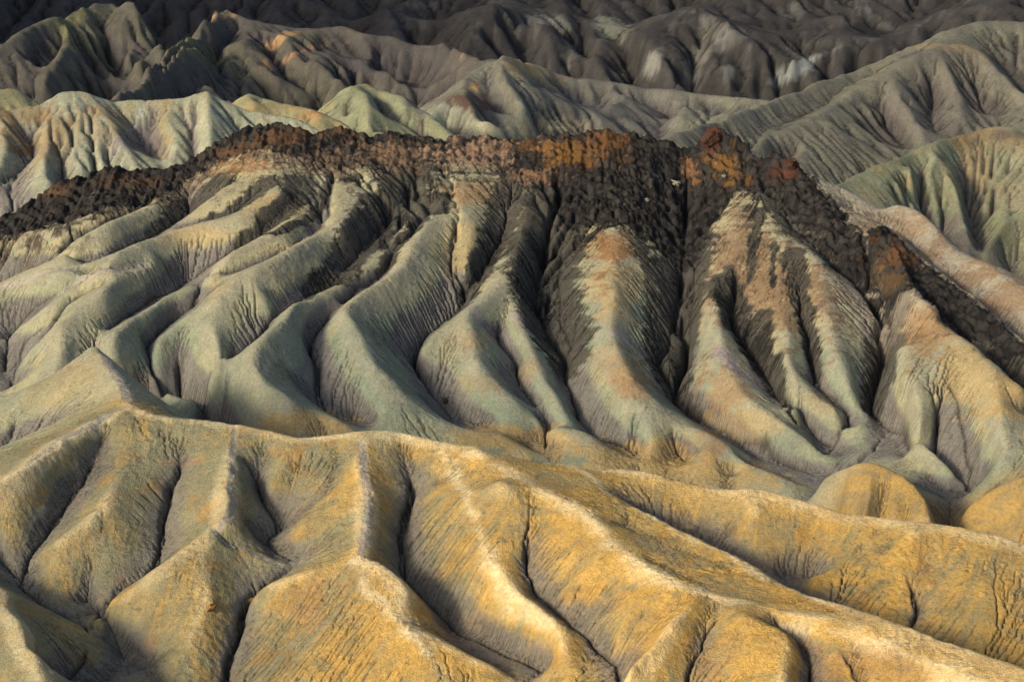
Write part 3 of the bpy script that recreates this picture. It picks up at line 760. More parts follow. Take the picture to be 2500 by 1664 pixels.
# the big grey-green hill on the right
RIGHT = hill('grey_hill', .06, .46, 300, 700, .0014,
    [('B', 400, 760, 400), ('B', 700, 628, 425), ('B', 900, 550), ('B', 1130, 465), ('B', 1400, 370), ('B', 1600, 300, 520), ('B', 1850, 190), ('B', 2050, 120), ('B', 2200, 90, 560), ('B', 2356, 96), ('B', 2600, 130), ('B', 3100, 300, 560)],
    .42, [
     ('R', 'B', [(1050, 690), (1100, 662), (1300, 575), (1480, 480), (1600, 405), (1850, 250), (2000, 203), (2100, 195), (2170, 235), (2300, 350), (2400, 440)], 2.2, 3.85, 5.5, 6.6, 6.6),
     ('R', 'B', [(1000, 680), (1060, 640), (1230, 575), (1400, 490), (1600, 360), (1750, 280), (1900, 210)], -1.65, -1.65, -0.55, 0.55),
     ('R', 'B', [(1220, 480), (1235, 530), (1225, 600)], 0, -1.1, -1.65),
     ('R', 'B', [(1260, 770), (1380, 650), (1490, 562), (1600, 630), (1700, 690), (1800, 740)], 2.2, 4.4, 4.95, 3.3, 1.65),
     ('R', 'B', [(1500, 480), (1640, 480), (1740, 540), (1790, 620), (1820, 700)], 4.4, 1.1, -1.1, -2.2),
     ('R', 'B', [(1750, 400), (1830, 420), (1820, 500)], 4.95, 3.3, 1.1),
     ('R', 'B', [(1880, 360), (1930, 430), (1935, 550), (1955, 640)], 4.4, 1.1, -1.65, -2.75),
     ('R', 'B', [(1760, 350), (1800, 480), (1870, 600), (1880, 690)], 5.5, 4.95, 3.3, 1.1),
     ('R', 'B', [(2000, 280), (2060, 420), (2080, 600)], 6.05, 4.4, 1.1),
     ('R', 'B', [(2080, 260), (2150, 430), (2210, 560)], 4.95, 0.55, -2.2),
     ('R', 'B', [(2200, 250), (2290, 400), (2330, 500)], 5.5, 4.4, 2.2),
     ('R', 'B', [(2180, 180), (2260, 300), (2356, 430), (2500, 560)], -0.55, -2.2, -3.3),
     ('R', 'B', [(1000, 690), (1130, 740), (1250, 780)], -2.2, -2.75, -3.3)],
    floor=620, rough=.25, er=(8, .05), seed=31, sm=.9, df=.09)

# green and tan hill at the right edge
TAN = hill('tan_hill', .10, .47, 285, 480, .0013,
    [('B', 1150, 960, 318), ('B', 1400, 880, 330), ('B', 1510, 830, 340), ('B', 1650, 765), ('B', 1800, 698), ('B', 1950, 640), ('B', 2130, 600, 378), ('B', 2200, 582), ('B', 2300, 578, 380), ('B', 2356, 590), ('B', 2600, 640), ('B', 3100, 760, 372)],
    .52, [
     ('R', 'B', [(2000, 655), (1960, 700), (1870, 760), (1830, 810), (1700, 860), (1600, 885)], 1, 3, 3.5, 2, 1),
     ('R', 'B', [(1990, 665), (2030, 780), (2070, 900), (2100, 1020), (2130, 1150)], 1, 3.4, 4, 4, 3.4),
     ('R', 'B', [(1900, 760), (1880, 880), (1940, 1000), (2020, 1130)], 0, -2, -2, -3),
     ('R', 'B', [(2060, 640), (2090, 760), (2100, 900), (2150, 1100), (2160, 1220)], -.6, -1.2, -2, -2.6),
     ('R', 'B', [(2300, 980), (2250, 1040), (2200, 1130), (2180, 1210)], 0, 3, 3, 2),
     ('R', 'B', [(2250, 1040), (2260, 1150), (2300, 1260)], 3, -1, -2),
     ('R', 'B', [(2290, 585), (2356, 660), (2450, 740)], .5, 3, 4)],
    floor=760, rough=.15, er=(8, .045), seed=41, sm=.5, df=.1)

# centre hill with the striped peak
CENTRE = hill('centre_hill', -.24, .26, 380, 900, .0015,
    [('Q', -1000, 1100, 560), ('Q', 100, 950, 560), ('Q', 400, 830, 570), ('Q', 560, 740), ('Q', 700, 620), ('Q', 850, 520), ('Q', 1000, 420), ('Q', 1100, 358, 620), ('Q', 1150, 352), ('Q', 1200, 370), ('Q', 1300, 408), ('Q', 1450, 475, 640), ('Q', 1600, 500), ('Q', 1800, 515), ('Q', 1950, 540),
     ('Q', 2100, 580, 640), ('Q', 2353, 620), ('B', 1100, 450), ('B', 1300, 480, 620), ('B', 1800, 640, 600), ('B', 2356, 800, 580)],
    .45, [
     ('R', 'Q', [(850, 585), (920, 650), (1000, 750), (1060, 820), (1180, 910)], 8, 12, 12, 10),
     ('R', 'Q', [(850, 530), (840, 585), (760, 640), (680, 740), (600, 830), (520, 920)], 2, 8, 8, 7),
     ('R', 'Q', [(810, 655), (880, 770), (940, 800), (1040, 820), (1190, 920)], 9, 13, 13, 9),
     ('R', 'Q', [(900, 560), (1000, 660), (1120, 790), (1190, 900)], 2, -2, -4, -6),
     ('R', 'Q', [(1130, 360), (1120, 480), (1170, 600), (1260, 700), (1400, 790), (1550, 840), (1680, 890)], 0, 6, 10, 12, 10),
     ('R', 'Q', [(1200, 400), (1260, 520), (1400, 640), (1600, 760), (1850, 850)], 0, -4, -6, -7),
     ('R', 'Q', [(1300, 430), (1450, 560), (1620, 640), (1750, 760)], 1, 2, 0),
     ('R', 'Q', [(1450, 490), (1600, 640), (1700, 720)], 0, -2, -6),
     ('R', 'Q', [(1700, 530), (1750, 620), (1690, 700)], 0, -2, -4),
     ('R', 'Q', [(1850, 530), (1900, 640), (1850, 740), (1900, 820)], 0, 3, 3, 1),
     ('R', 'Q', [(1950, 560), (2100, 700), (2250, 800), (2290, 900)], 0, -2, -5, -8),
     ('R', 'Q', [(2200, 610), (2353, 760), ], 0, 1),
     ('R', 'Q', [(2353, 780), (2290, 840), (2200, 900)], 3, 2, 0)],
    floor=420, rough=.2, er=(10, .06), seed=51, sm=.6, df=.07)

# small yellow hills left of centre
YEL = hill('yellow_hill', -.36, .0, 380, 640, .0016,
    [('P', -300, 640, 470), ('P', 0, 590, 480), ('P', 70, 568, 482), ('P', 130, 590), ('P', 220, 690, 480), ('P', 400, 820, 470), ('P', 1300, 800, 470), ('P', 1600, 715, 475), ('P', 1660, 660), ('P', 1725, 622, 480), ('P', 1800, 660), ('P', 1900, 690),
     ('P', 2100, 715), ('P', 2200, 760), ('P', 2353, 830, 470), ('Q', 60, 870, 460), ('Q', 150, 910, 450), ('Q', 500, 1050, 440), ('Q', 900, 1200, 430)],
    .5, [('R', 'P', [(1725, 625), (1750, 680), (1740, 740)], 0, 2, 3), ('R', 'P', [(1800, 660), (1790, 750)], -1, -2),
         ('R', 'P', [(2120, 720), (2200, 800), (2250, 870)], 0, 2, 2)],
    floor=360, rough=.2, er=(6, .05), seed=61, sm=1.0)
YEL2 = hill('yellow_green_hill', -.26, .02, 420, 760, .0016,
    [('P', 1700, 1000, 500), ('P', 2000, 900, 510), ('P', 2240, 760, 520), ('P', 2353, 620, 530), ('Q', 0, 525, 535), ('Q', 150, 515, 540), ('Q', 190, 520, 540), ('Q', 330, 575), ('Q', 450, 610), ('Q', 530, 660), ('Q', 580, 720, 530), ('Q', 640, 800, 520), ('Q', 900, 1000, 500), ('Q', 1200, 1150, 490)],
    .5, [('R', 'Q', [(170, 520), (210, 600), (180, 690), (190, 790), (280, 860), (330, 900)], 0, 7, 8, 8, 6),
         ('R', 'Q', [(170, 520), (100, 650), (40, 800)], 0, 2, -1),
         ('R', 'Q', [(230, 560), (270, 700), (300, 820)], 0, -2, -3),
         ('R', 'Q', [(340, 590), (410, 680), (390, 780), (380, 870)], 0, 2, -1, -3)],
    floor=350, rough=.3, er=(8, .06), seed=66, sm=1.2)

# grey gullied hills on the left, behind
PYR = hill('gullied_hill', -.42, .0, 480, 950, .0015,
    [('P', -400, 420, 640), ('P', 0, 300, 650), ('P', 150, 215), ('P', 300, 120), ('P', 460, 65, 690), ('P', 600, 20), ('P', 750, -20, 720), ('P', 900, -30), ('P', 1000, 60), ('P', 1090, 240, 690), ('P', 1200, 420, 660), ('P', 1400, 560, 640), ('P', 1700, 760, 620), ('P', 2300, 1100, 600)],
    .62, [('R', 'P', [(460, 70), (450, 200), (420, 350), (340, 480), (300, 560)], 0, 8, 10, 8),
          ('R', 'P', [(430, 130), (400, 280), (300, 450)], -1, 0, -2),
          ('R', 'P', [(500, 100), (490, 300), (540, 430), (600, 600)], 0, 8, 10, 8),
          ('R', 'P', [(520, 90), (540, 260), (640, 450), (700, 600)], 0, 2, 0, -2),
          ('R', 'P', [(600, 60), (640, 250), (740, 430), (800, 600)], 0, 4, 6, 6),
          ('R', 'P', [(640, 40), (720, 250), (830, 420), (870, 560)], 0, 0, -2, -4),
          ('R', 'P', [(750, 10), (820, 200), (950, 400)], 0, 4, 2),
          ('R', 'P', [(980, 60), (1080, 250), (1010, 380), (880, 540), (780, 650)], -2, -6, -8, -8),
          ('R', 'P', [(200, 200), (220, 350), (170, 500)], 0, 4, 4), ('R', 'P', [(260, 190), (260, 380), (280, 540)], 0, -2, -4)],
    floor=300, rough=.2, er=(9, .07), seed=71, sm=.5, df=.07)
MIDL = hill('ridge_hill', -.38, .08, 460, 1000, .0015,
    [('P', -300, 1200, 500), ('P', 200, 950, 520), ('P', 500, 780, 540), ('P', 780, 650, 560), ('P', 900, 530), ('P', 1050, 400), ('P', 1200, 270), ('P', 1350, 150), ('P', 1450, 60), ('P', 1510, 5, 740), ('P', 1600, 60), ('P', 1740, 125, 740), ('P', 1900, 170), ('P', 2100, 180), ('P', 2353, 172, 740),
     ('Q', 100, 215), ('Q', 200, 235), ('Q', 320, 228), ('Q', 450, 255), ('Q', 570, 290, 720), ('Q', 650, 265), ('Q', 760, 265), ('Q', 830, 320), ('Q', 885, 378, 690), ('Q', 1000, 372), ('Q', 1080, 400, 680), ('Q', 1250, 520, 670), ('Q', 1500, 700, 650), ('Q', 1900, 900, 640)],
    .5, [('R', 'P', [(1815, 205), (1900, 220), (2000, 300), (2150, 420), (2353, 530)], 6, 10, 10, 8),
         ('R', 'P', [(1815, 205), (1700, 270), (1580, 340), (1400, 430), (1200, 540), (1050, 660)], 6, 8, 8, 7),
         ('R', 'P', [(1500, 30), (1450, 150), (1330, 260), (1150, 380), (950, 540), (820, 650)], 1, 5, 5, 3),
         ('R', 'P', [(1640, 150), (1560, 280), (1430, 380), (1250, 470), (1080, 620)], -2, -4, -6, -6),
         ('R', 'P', [(1820, 330), (1750, 430), (1600, 520), (1520, 620)], 8, 6, 4), ('R', 'P', [(1820, 430), (1700, 590), (1560, 690)], 12, 12, 8),
         ('R', 'P', [(1830, 440), (1920, 560), (2050, 680)], 12, 10, 6), ('R', 'P', [(1880, 350), (2000, 520), (2120, 650)], 6, 3, 0),
         ('R', 'P', [(1620, 380), (1540, 480), (1520, 600)], 4, 0, -2), ('R', 'P', [(2100, 430), (2120, 560), (2200, 680)], 6, 5, 0),
         ('R', 'Q', [(-20, 230), (100, 400), (280, 520), (480, 640), (600, 700)], -2, -6, -10, -14),
         ('R', 'Q', [(220, 240), (380, 400), (520, 480), (740, 570)], 0, -4, -6, -12),
         ('R', 'Q', [(120, 220), (250, 380), (400, 500), (520, 600)], 0, 3, 3, 0)],
    floor=330, rough=.2, er=(9, .07), seed=81, sm=.5, df=.07)

# dark mountains that close the view
MTN = hill('dark_mountain', -.46, .46, 640, 1500, .0021,
    [('Q', -2400, -160, 1050), ('Q', -1200, -200, 1050), ('Q', 0, -220, 1050), ('Q', 500, -220), ('Q', 1000, -240, 1060), ('Q', 1500, -220), ('Q', 2000, -240, 1080), ('B', 1400, -180), ('B', 2356, -180, 1080), ('B', 3200, -160, 1050)],
    .42, [('R', 'Q', [(600, 120), (800, 60), (1060, 15), (1150, 60), (1280, 110), (1470, 150)], 10, 20, 24, 20),
          ('R', 'Q', [(1060, 15), (1050, 120), (900, 220), (820, 330)], 24, 22, 18),
          ('R', 'Q', [(1280, 120), (1200, 250), (1180, 330)], 18, 12, 4),
          ('R', 'Q', [(1400, 90), (1500, -10), (1600, 20), (1700, 140)], 2, 14, 12, 0),
          ('R', 'Q', [(1350, 230), (1300, 300), (1250, 350)], 10, 8, 5),
          ('R', 'Q', [(0, 60), (120, 200), (200, 230)], 0, -10, -14),
          ('R', 'Q', [(420, 20), (560, 120), (660, 230)], 4, -4, -12),
          ('R', 'Q', [(250, 0), (380, 130), (520, 260)], 10, 12, 6),
          ('R', 'Q', [(1940, 170), (2080, 220), (2180, 350), (2300, 480), (2353, 560)], 16, 20, 20, 16),
          ('R', 'Q', [(1740, 180), (1860, 150), (1940, 170), (2100, 110), (2353, 20)], 8, 4, 8, 2),
          ('R', 'Q', [(2000, 190), (2200, 120), (2353, 80)], 0, -6, -10),
          ('R', 'Q', [(1740, 180), (1740, 320), (1820, 450), (1900, 560)], 12, 16, 14),
          ('R', 'Q', [(1560, 250), (1600, 360), (1660, 480)], 12, 12, 10), ('R', 'Q', [(1650, 220), (1680, 350), (1740, 480)], 6, 4, 2),
          ('R', 'Q', [(1860, 200), (1950, 350), (2050, 520)], 8, 6, 4),
          ('R', 'B', [(700, 60), (850, 20), (950, 80), (1100, 190), (1300, 250), (1450, 340)], 16, 22, 22, 16, 8),
          ('R', 'B', [(850, 30), (880, 150), (950, 280), (1000, 380)], 22, 18, 10),
          ('R', 'B', [(1090, 110), (1220, 150), (1370, 110), (1450, 150)], 6, 0, 6, 2),
          ('R', 'B', [(1360, 130), (1480, 150), (1640, 190), (1770, 218), (1900, 240)], 10, 14, 12, 8),
          ('R', 'B', [(1640, 190), (1750, 130), (1900, 50), (2000, 0)], -8, -12, -12),
          ('R', 'B', [(1700, 190), (1850, 90), (2050, 30), (2356, 40)], 0, 10, 16, 14),
          ('R', 'B', [(1420, 90), (1530, 130), (1620, 190)], -2, -8, -8), ('R', 'B', [(1500, 20), (1560, 100), (1640, 150)], 10, 8, 2)],
    floor=250, rough=.3, er=(8, .06), seed=91, sm=.8, df=.06)

# unseen mountain added outside the frame on the left to shade the hills behind
SIDE = Land(-2.6, -.47, 170, 1500, .006)
SIDE.pts = []
for x_, z_ in ((-330, 70), (-420, 190), (-520, 330), (-640, 400), (-800, 300), (-1000, 120), (-1400, 40)):
    SIDE.add([(x_ - 30, 400, 45 + z_ * .05), (x_, 540, 40 + z_ * .8), (x_, 640, 40 + z_), (x_ - 40, 800, 40 + z_), (x_ - 100, 1100, 40 + z_ * .9), (x_ - 140, 1400, 50 + z_ * .5)])
SIDE.add([(-90, 180, 40), (-300, 180, 40), (-440, 172, 40)])
SIDE.add([(-120, 240, 42), (-230, 400, 45), (-330, 640, 50), (-520, 1000, 60), (-700, 1400, 60)])
SIDE.solve(iters=60)
SIDE.z += fbm(SIDE.X, SIDE.Y, 120, 5, 8) * 22
SIDE.erode(8, .15, diff=.1, seed=9)
SIDE.warps(8, 9)

# ================================================================== colours of the earth, plus sunlit crest strips painted into them
GREEN = (.225, .265, .19); CREAM = (.45, .385, .22); GOLD = (.54, .335, .085); OCHRE = (.31, .19, .09); LILAC = (.175, .162, .155)
SUNRIM = (.76, .64, .38); BLACK = (.013, .0125, .0125); CHAR = (.036, .034, .032); RUST = (.14, .072, .030); TANR = (.30, .20, .11)

def relief(s, m):
    c = math.sqrt(s.Y0 * float(s.Yv[-1])) * s.h
    return s.z - blur(s.z, m / c)

M.warps(3.0)
lic1 = M.lic(5, 14, 1.0, 1.0); lic2 = M.lic(6, 30, 1.3, 3.0)
rl = relief(M, 3.0); rs = relief(M, .8)
spk = fbm(M.X, M.Y + M.z * 1.5, .9, 4, 33); n1 = fbm(M.X, M.Y, 22, 4, 12); n2 = fbm(M.X, M.Y + M.z, 7, 5, 13); n3 = fbm(M.X, M.Y + M.z * 2, 2.2, 4, 14)
fg = 1 - sstep(194, 206, M.Y + .28 * (M.X + 40) * (M.X > -20))          # foreground ridges
fg = np.maximum(fg, sstep(20, 45, M.X) * (1 - sstep(203, 212, M.Y)))
col = np.ones(M.z.shape + (3,), np.float32) * np.array(GREEN, np.float32)
col = lerp(col, (.235, .225, .135), fg)
# cream and yellow patches running down the slopes
yel = sstep(-.5, .75, n2 * .45 + n1 * .8 + .20 * lic2 + .07 * lic1 + .25 * np.clip(rl, -1, 1))
col = lerp(col, CREAM, yel * .6 * (1 - fg))
hi = sstep(48, 66, M.z + 4 * n1) * (1 - fg)
col = lerp(col, CREAM, hi * .5)
# foreground: golden flanks, left part greener
gold = sstep(-.6, .5, n2 * .4 + n1 * .5 + .14 * lic2 + .06 * lic1 + np.clip((M.X + 4) / 60, -.5, .26) + .25 * np.clip(rl, -1, 1))
col = lerp(col, GOLD, gold * fg * .92)
mot = sstep(-.1, .7, fbm(M.X, M.Y + M.z, 1.6, 4, 15) + .3 * n2 + .08 * lic1 - .45 * np.clip(rl, -.6, .6))
col = lerp(col, (.23, .21, .12), mot * fg * .7)
col = lerp(col, (.36, .20, .06), sstep(.15, .6, fbm(M.X, M.Y + M.z, 3.1, 4, 19) - .3 * n2) * fg * .45)
# grey-lilac clay washed into the gullies and onto the lower flanks
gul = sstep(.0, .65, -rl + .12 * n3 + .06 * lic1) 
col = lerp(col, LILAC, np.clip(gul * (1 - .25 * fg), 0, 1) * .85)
kn = fg * sstep(193, 197, M.Y) * sstep(30, 45, M.X)
col = lerp(col, lerp(col * 0 + np.array((.42, .285, .10), np.float32), (.30, .235, .12), sstep(-.3, .4, n3 + .2 * lic2)), kn * .9)
# pale crests; in the foreground their sunlit rims are painted into the colour
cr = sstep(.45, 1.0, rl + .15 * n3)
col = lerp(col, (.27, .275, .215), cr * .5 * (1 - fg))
col = lerp(col, SUNRIM, cr * .35 * fg * (1 - kn))
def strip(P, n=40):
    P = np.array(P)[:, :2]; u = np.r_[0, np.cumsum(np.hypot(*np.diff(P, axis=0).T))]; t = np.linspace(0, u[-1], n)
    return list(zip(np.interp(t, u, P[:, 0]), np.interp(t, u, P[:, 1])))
for p, w in ((crestA, 1.5), (crestB, 1.8), (crestB1, .9), (spurE, 1.2), (spurD, 1.1), (knobE, 1.6), (spurA, .8)):  # bright sun rims painted along the crest lines
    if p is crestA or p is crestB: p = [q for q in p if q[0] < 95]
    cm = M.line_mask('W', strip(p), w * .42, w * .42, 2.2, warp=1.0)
    col = lerp(col, SUNRIM, sstep(.05, 1.1, cm * (1 + .9 * n3 + .5 * n2)) * .66)

def P_(m, c, k=1.0, nz=.25):
    """patch m, its edge broken up by the wash streaks"""
    global col
    mm = sstep(.3, .7, m + nz * (m > .02) * (m < .98) * (.14 * lic1 + .16 * lic2 + .9 * n3 + .7 * spk)) if nz else m
    col = lerp(col, c, np.clip(mm, 0, 1) * k)
B_ = lambda *a, **k: M.blob(*a, **k)
# ochre tops of spurs
for t, x, y, rx, ry, k in [('V', 1880, 430, 170, 90, .9), ('V', 950, 70, 300, 80, .8), ('V', 1300, 230, 150, 90, .7), ('V', 1840, 900, 50, 120, .5), ('V', 1830, 1180, 150, 60, .45), ('V', 1990, 1320, 130, 90, .55),
                           ('V', 920, 1080, 120, 60, .5), ('V', 1300, 1300, 70, 70, .5), ('V', 980, 1380, 130, 70, .4), ('D', 560, 210, 70, 50, .6), ('D', 430, 150, 60, 50, .35), ('D', 1010, 225, 80, 70, .65), ('D', 915, 500, 60, 90, .75),
                           ('D', 1430, 290, 70, 40, .4), ('E', 500, 900, 60, 90, .6), ('E', 1760, 1130, 150, 110, .95), ('E', 1700, 1250, 90, 80, .7), ('E', 750, 560, 80, 90, .85), ('E', 700, 720, 180, 160, .75), ('E', 900, 900, 260, 160, .7),
                           ('E', 1150, 930, 130, 90, .7), ('E', 1000, 1080, 260, 90, .5), ('E', 1330, 980, 120, 60, .6), ('U', 1480, 740, 70, 60, .35), ('U', 1900, 100, 120, 60, .2), ('E', 1700, 560, 200, 50, .45), ('E', 1950, 850, 150, 60, .5), ('E', 1400, 610, 90, 70, .5),
                           ('C', 1440, 1210, 60, 90, .6), ('D', 1700, 1500, 220, 70, .55), ('D', 930, 1440, 60, 80, .4)]:
    P_(B_(t, x, y, rx, ry) * 1.0, ((.23, .155, .09) if t == 'E' and y < 1100 else OCHRE) if k > .5 else (.34, .24, .125), min(k, .9) * .9, .45)
for t, x, y, rx, ry, k in [('D', 600, 540, 260, 70, .8), ('D', 900, 600, 260, 60, .7), ('D', 100, 470, 160, 60, .6), ('C', 1400, 390, 170, 50, .7), ('C', 2250, 440, 160, 50, .7), ('D', 1100, 400, 140, 60, .4), ('D', 2150, 150, 120, 200, .55), ('C', 280, 180, 170, 90, .25),
                           ('V', 850, 420, 130, 170, .45), ('V', 1900, 700, 160, 200, .4), ('U', 1350, 350, 200, 60, .4), ('U', 1900, 150, 200, 90, .45), ('D', 2300, 250, 80, 120, .6)]:
    P_(B_(t, x, y, rx, ry), (.44, .31, .125), k, .35)
P_(B_('E', 850, 900, 420, 230), (.22, .148, .085), .7, .8)
P_(B_('V', 1880, 420, 190, 120), (.28, .155, .065), .8, .6)
# ---- the dark rock cap and its debris
F_ = 'F'
crest_pts = [(round((src(*q[:3])[0]) / 1.06112, 1), round((src(*q[:3])[1]) / 1.06112 + 5, 1), 14) for q in CR if q[0] != 'E']
cap_low = [(2035, 750), (1990, 690), (1920, 620), (1870, 565), (1814, 507), (1766, 443), (1700, 440), (1660, 480), (1620, 560), (1590, 640), (1545, 600), (1500, 560), (1450, 535), (1400, 520), (1350, 540), (1300, 520), (1270, 440),
           (1200, 400), (1120, 375), (1040, 370), (960, 375), (900, 375), (830, 380), (760, 400), (700, 360), (640, 350), (560, 355), (500, 380), (440, 415), (370, 455), (300, 478), (220, 490), (140, 512), (60, 535), (0, 548), (-150, 600)]
capm = M.poly(F_, crest_pts + [(1872, 415, 3), (1912, 462, 3), (1950, 510, 3), (1985, 560, 3), (2015, 600, 2), (2045, 680, 0)] + cap_low, warp=2.5, soft=1.2)
knobm = M.poly('E', [(1450, 720), (1480, 650, 3), (1550, 605, 4), (1610, 640, 5), (1680, 760, 6), (1770, 880, 7), (1900, 1010, 7), (2060, 1150, 7), (2200, 1290, 7), (2354, 1420, 7), (2354, 1470), (2200, 1370), (2060, 1240), (1900, 1150), (1780, 1010), (1660, 960), (1590, 1120), (1540, 1020), (1480, 880)], warp=1.0, soft=.8)
streams = [('V', [(480, -150), (480, 0), (400, 130), (250, 300), (150, 450), (0, 600)], 4.2, 2.0), ('U', [(2353, 600), (2250, 700), (2140, 790)], 2.0, .6),
           ('U', [(2080, -20), (2050, 60), (1950, 190), (1850, 300), (1750, 375)], 2.6, .8), ('U', [(1860, -20), (1720, 90), (1600, 200)], 2.2, .7), ('U', [(1520, -40), (1430, 50), (1320, 150), (1200, 270)], 2.4, .6),
           ('U', [(2250, 60), (2220, 150), (2100, 260), (1900, 340), (1780, 370)], 1.2, .6), ('V', [(660, 100), (600, 200), (450, 380), (330, 560), (310, 610)], 1.6, .4),
           ('V', [(1180, 0), (1150, 170), (1080, 400), (1000, 560), (900, 740), (820, 860), (760, 920)], 3.4, .8),
           ('V', [(1480, -100), (1490, 100), (1450, 300), (1430, 500), (1420, 700), (1430, 900), (1480, 1080), (1570, 1220)], 8.0, 4.5), ('V', [(1600, -100), (1620, 200), (1560, 450), (1530, 700), (1540, 950), (1590, 1120)], 4.5, 1.6),
           ('E', [(400, 100), (410, 400), (400, 620), (380, 800), (360, 1000), (330, 1200), (320, 1420)], 7.0, 3.2), ('E', [(480, 560), (460, 800), (440, 1050), (410, 1350), (380, 1460), (340, 1550)], 2.4, .8),
           ('E', [(130, 560), (180, 800), (220, 950), (215, 1150), (250, 1400)], 1.2, .6),
           ('E', [(600, 900), (660, 1050), (720, 1200), (800, 1350), (890, 1470), (930, 1568)], 2.6, 1.0), ('E', [(820, 1150), (860, 1300), (900, 1480)], 2.6, .6), ('D', [(1180, 180), (1215, 240), (1290, 355)], 1.0, .4),
           ('E', [(1000, 760), (1060, 950), (1110, 1180), (1140, 1350), (1160, 1480)], 1.6, .6), ('E', [(920, 700), (910, 950)], .8, .4), ('E', [(830, 520), (800, 700), (780, 900)], 1.4, .7),
           ('E', [(800, 260), (950, 460), (1100, 640), (1300, 850), (1450, 990), (1560, 1130)], 4.5, 2.6), ('E', [(1560, 1120), (1600, 1190), (1545, 1280), (1560, 1390), (1540, 1560)], 2.6, 2.2), ('D', [(1700, 20), (1690, 150), (1665, 300), (1655, 350)], 2.4, 1.2),
           ('E', [(1450, 740), (1500, 900), (1545, 1020), (1590, 1170)], 3.0, 1.8), ('E', [(1620, 640), (1720, 800), (1850, 960), (2000, 1110), (2200, 1280), (2354, 1420)], 3.2, 2.4),
           ('Q', [(0, 1240), (200, 1250), (420, 1250), (700, 1210), (1000, 1190), (1200, 1190)], .5, .5), ('P', [(2100, 1040), (2220, 1110), (2270, 1190), (2270, 1300), (2200, 1380)], .8, .8),
           ('Q', [(250, 1150), (350, 1200), (440, 1300)], 1.2, 1.6), ('Q', [(650, 1340), (760, 1350), (700, 1450), (500, 1550)], .9, 1.2), ('Q', [(1140, 1350), (1170, 1450), (1130, 1560)], .7, .9)]
sm_ = np.zeros_like(capm)
for t, p, w0, w1 in streams: sm_ = np.maximum(sm_, M.line_mask(t, p, w0, w1, .6, warp=.8))
def cut(P, f0, f1):
    P = np.array(P)[:, :2]; u = np.r_[0, np.cumsum(np.hypot(*np.diff(P, axis=0).T))]; u /= u[-1]
    t = np.linspace(f0, f1, 14)
    return list(zip(np.interp(t, u, P[:, 0]), np.interp(t, u, P[:, 1])))
for k_, f0, f1, w0, w1 in ((1, 0, .34, 3.2, 1), (2, 0, .8, 2.8, 1), (5, 0, .40, 3.2, 1.3), (7, 0, 1, 5.5, 3), (8, 0, .24, 3, .8), (9, 0, 1, 1.8, 1.2), (10, 0, .3, 1.2, .5), (13, 0, .52, 4.5, 1.2), (15, 0, .8, 8.5, 4.5), (16, 0, 1, 5, 2.8), (19, 0, 1, 8.5, 3.2),
                           (20, 0, 1, 3.4, 1.4), (21, 0, .25, 1.8, .5), (22, 0, 1, 3.4, 1.5), (24, 0, .85, 2.2, .9), (26, 0, .7, 4.5, 3.8), (26, .7, 1, 3.2, 2.6), (27, 0, 1, 3, 2.2), (28, 0, .3, 2.8, 1.6), (18, 0, .6, 1.4, .7)):
    sm_ = np.maximum(sm_, M.line_mask('W', cut(GULLIES[k_], f0, f1), w0, w1, .5, warp=.9))
halo = np.clip(blur(np.maximum(capm, knobm), 26) * 1.6, 0, 1)
fan = 1 - .35 * sstep(10, 40, M.X)
P_(halo * .95 * fan, (.27, .18, .10), .7, .5)
P_(halo * .85 * fan, (.13, .12, .095), .75, .9)
web = sstep(.3, 1.0, lic1 * .7 + 1.3 * n3 + .5 * lic2) * sstep(.15, .5, halo)
col = lerp(col, (.035, .033, .03), web * .8)
# grey wash with thin black runnels
P_(sm_, (.068, .066, .055), .92, .55)
run = sstep(.35, 1.0, lic1 + .6 * lic2) * sstep(.25, .6, sm_ + .6 * halo)
col = lerp(col, BLACK, run * .85)
cap = np.maximum(capm, knobm)
capn = sstep(.35, .65, cap + .35 * (cap > .02) * (cap < .98) * (n3 + .3 * lic1))
col = lerp(col, CHAR, capn * .95)
spk = fbm(M.X, M.Y + M.z * 1.5, .9, 4, 33)
col = lerp(col, BLACK, capn * sstep(-.15, .2, spk + .4 * n3) * .85)
rustn = fbm(M.X, M.Y + M.z, 5, 5, 35)
crest_band = np.clip(1 - (np.abs(M.z - 76.5)) / 5, 0, 1)
for t, x, y, rx, ry, k, c in [('B', 250, 690, 150, 60, 1, (.17, .09, .028)), ('B', 420, 650, 80, 75, 1, RUST), ('B', 60, 660, 80, 50, .8, RUST), ('B', 980, 740, 70, 60, 1, (.17, .09, .028)), ('B', 1040, 800, 50, 40, .9, (.17, .09, .028)), ('B', 915, 650, 25, 50, 1, (.085, .034, .022)),
                              ('B', 825, 790, 25, 50, .9, (.24, .13, .06)), ('B', 1260, 790, 60, 40, .9, (.095, .038, .022)), ('A', 1280, 625, 130, 45, .9, (.12, .068, .036)), ('A', 1090, 680, 110, 35, .8, (.12, .068, .036)), ('A', 1600, 610, 70, 40, .7, (.12, .068, .036)),
                              ('A', 1800, 700, 170, 60, .75, (.24, .16, .10)), ('A', 2200, 690, 180, 60, .9, (.30, .20, .13)), ('A', 1480, 740, 160, 60, .6, (.17, .12, .08)), ('A', 600, 830, 120, 30, .6, (.12, .068, .036)), ('A', 250, 880, 60, 20, .7, (.12, .068, .036)), ('E', 1620, 760, 90, 70, .8, RUST), ('E', 1560, 900, 60, 70, .6, (.15, .095, .045)),
                              ('P', 1700, 1150, 130, 50, .8, (.30, .17, .08)), ('B', 80, 800, 100, 40, .7, (.3, .18, .1))]:
    m = B_(t, x, y, rx, ry)
    col = lerp(col, c, sstep(.38, .8, m + .7 * (m > .08) * spk + .4 * (m > .08) * rustn) * k * .85)
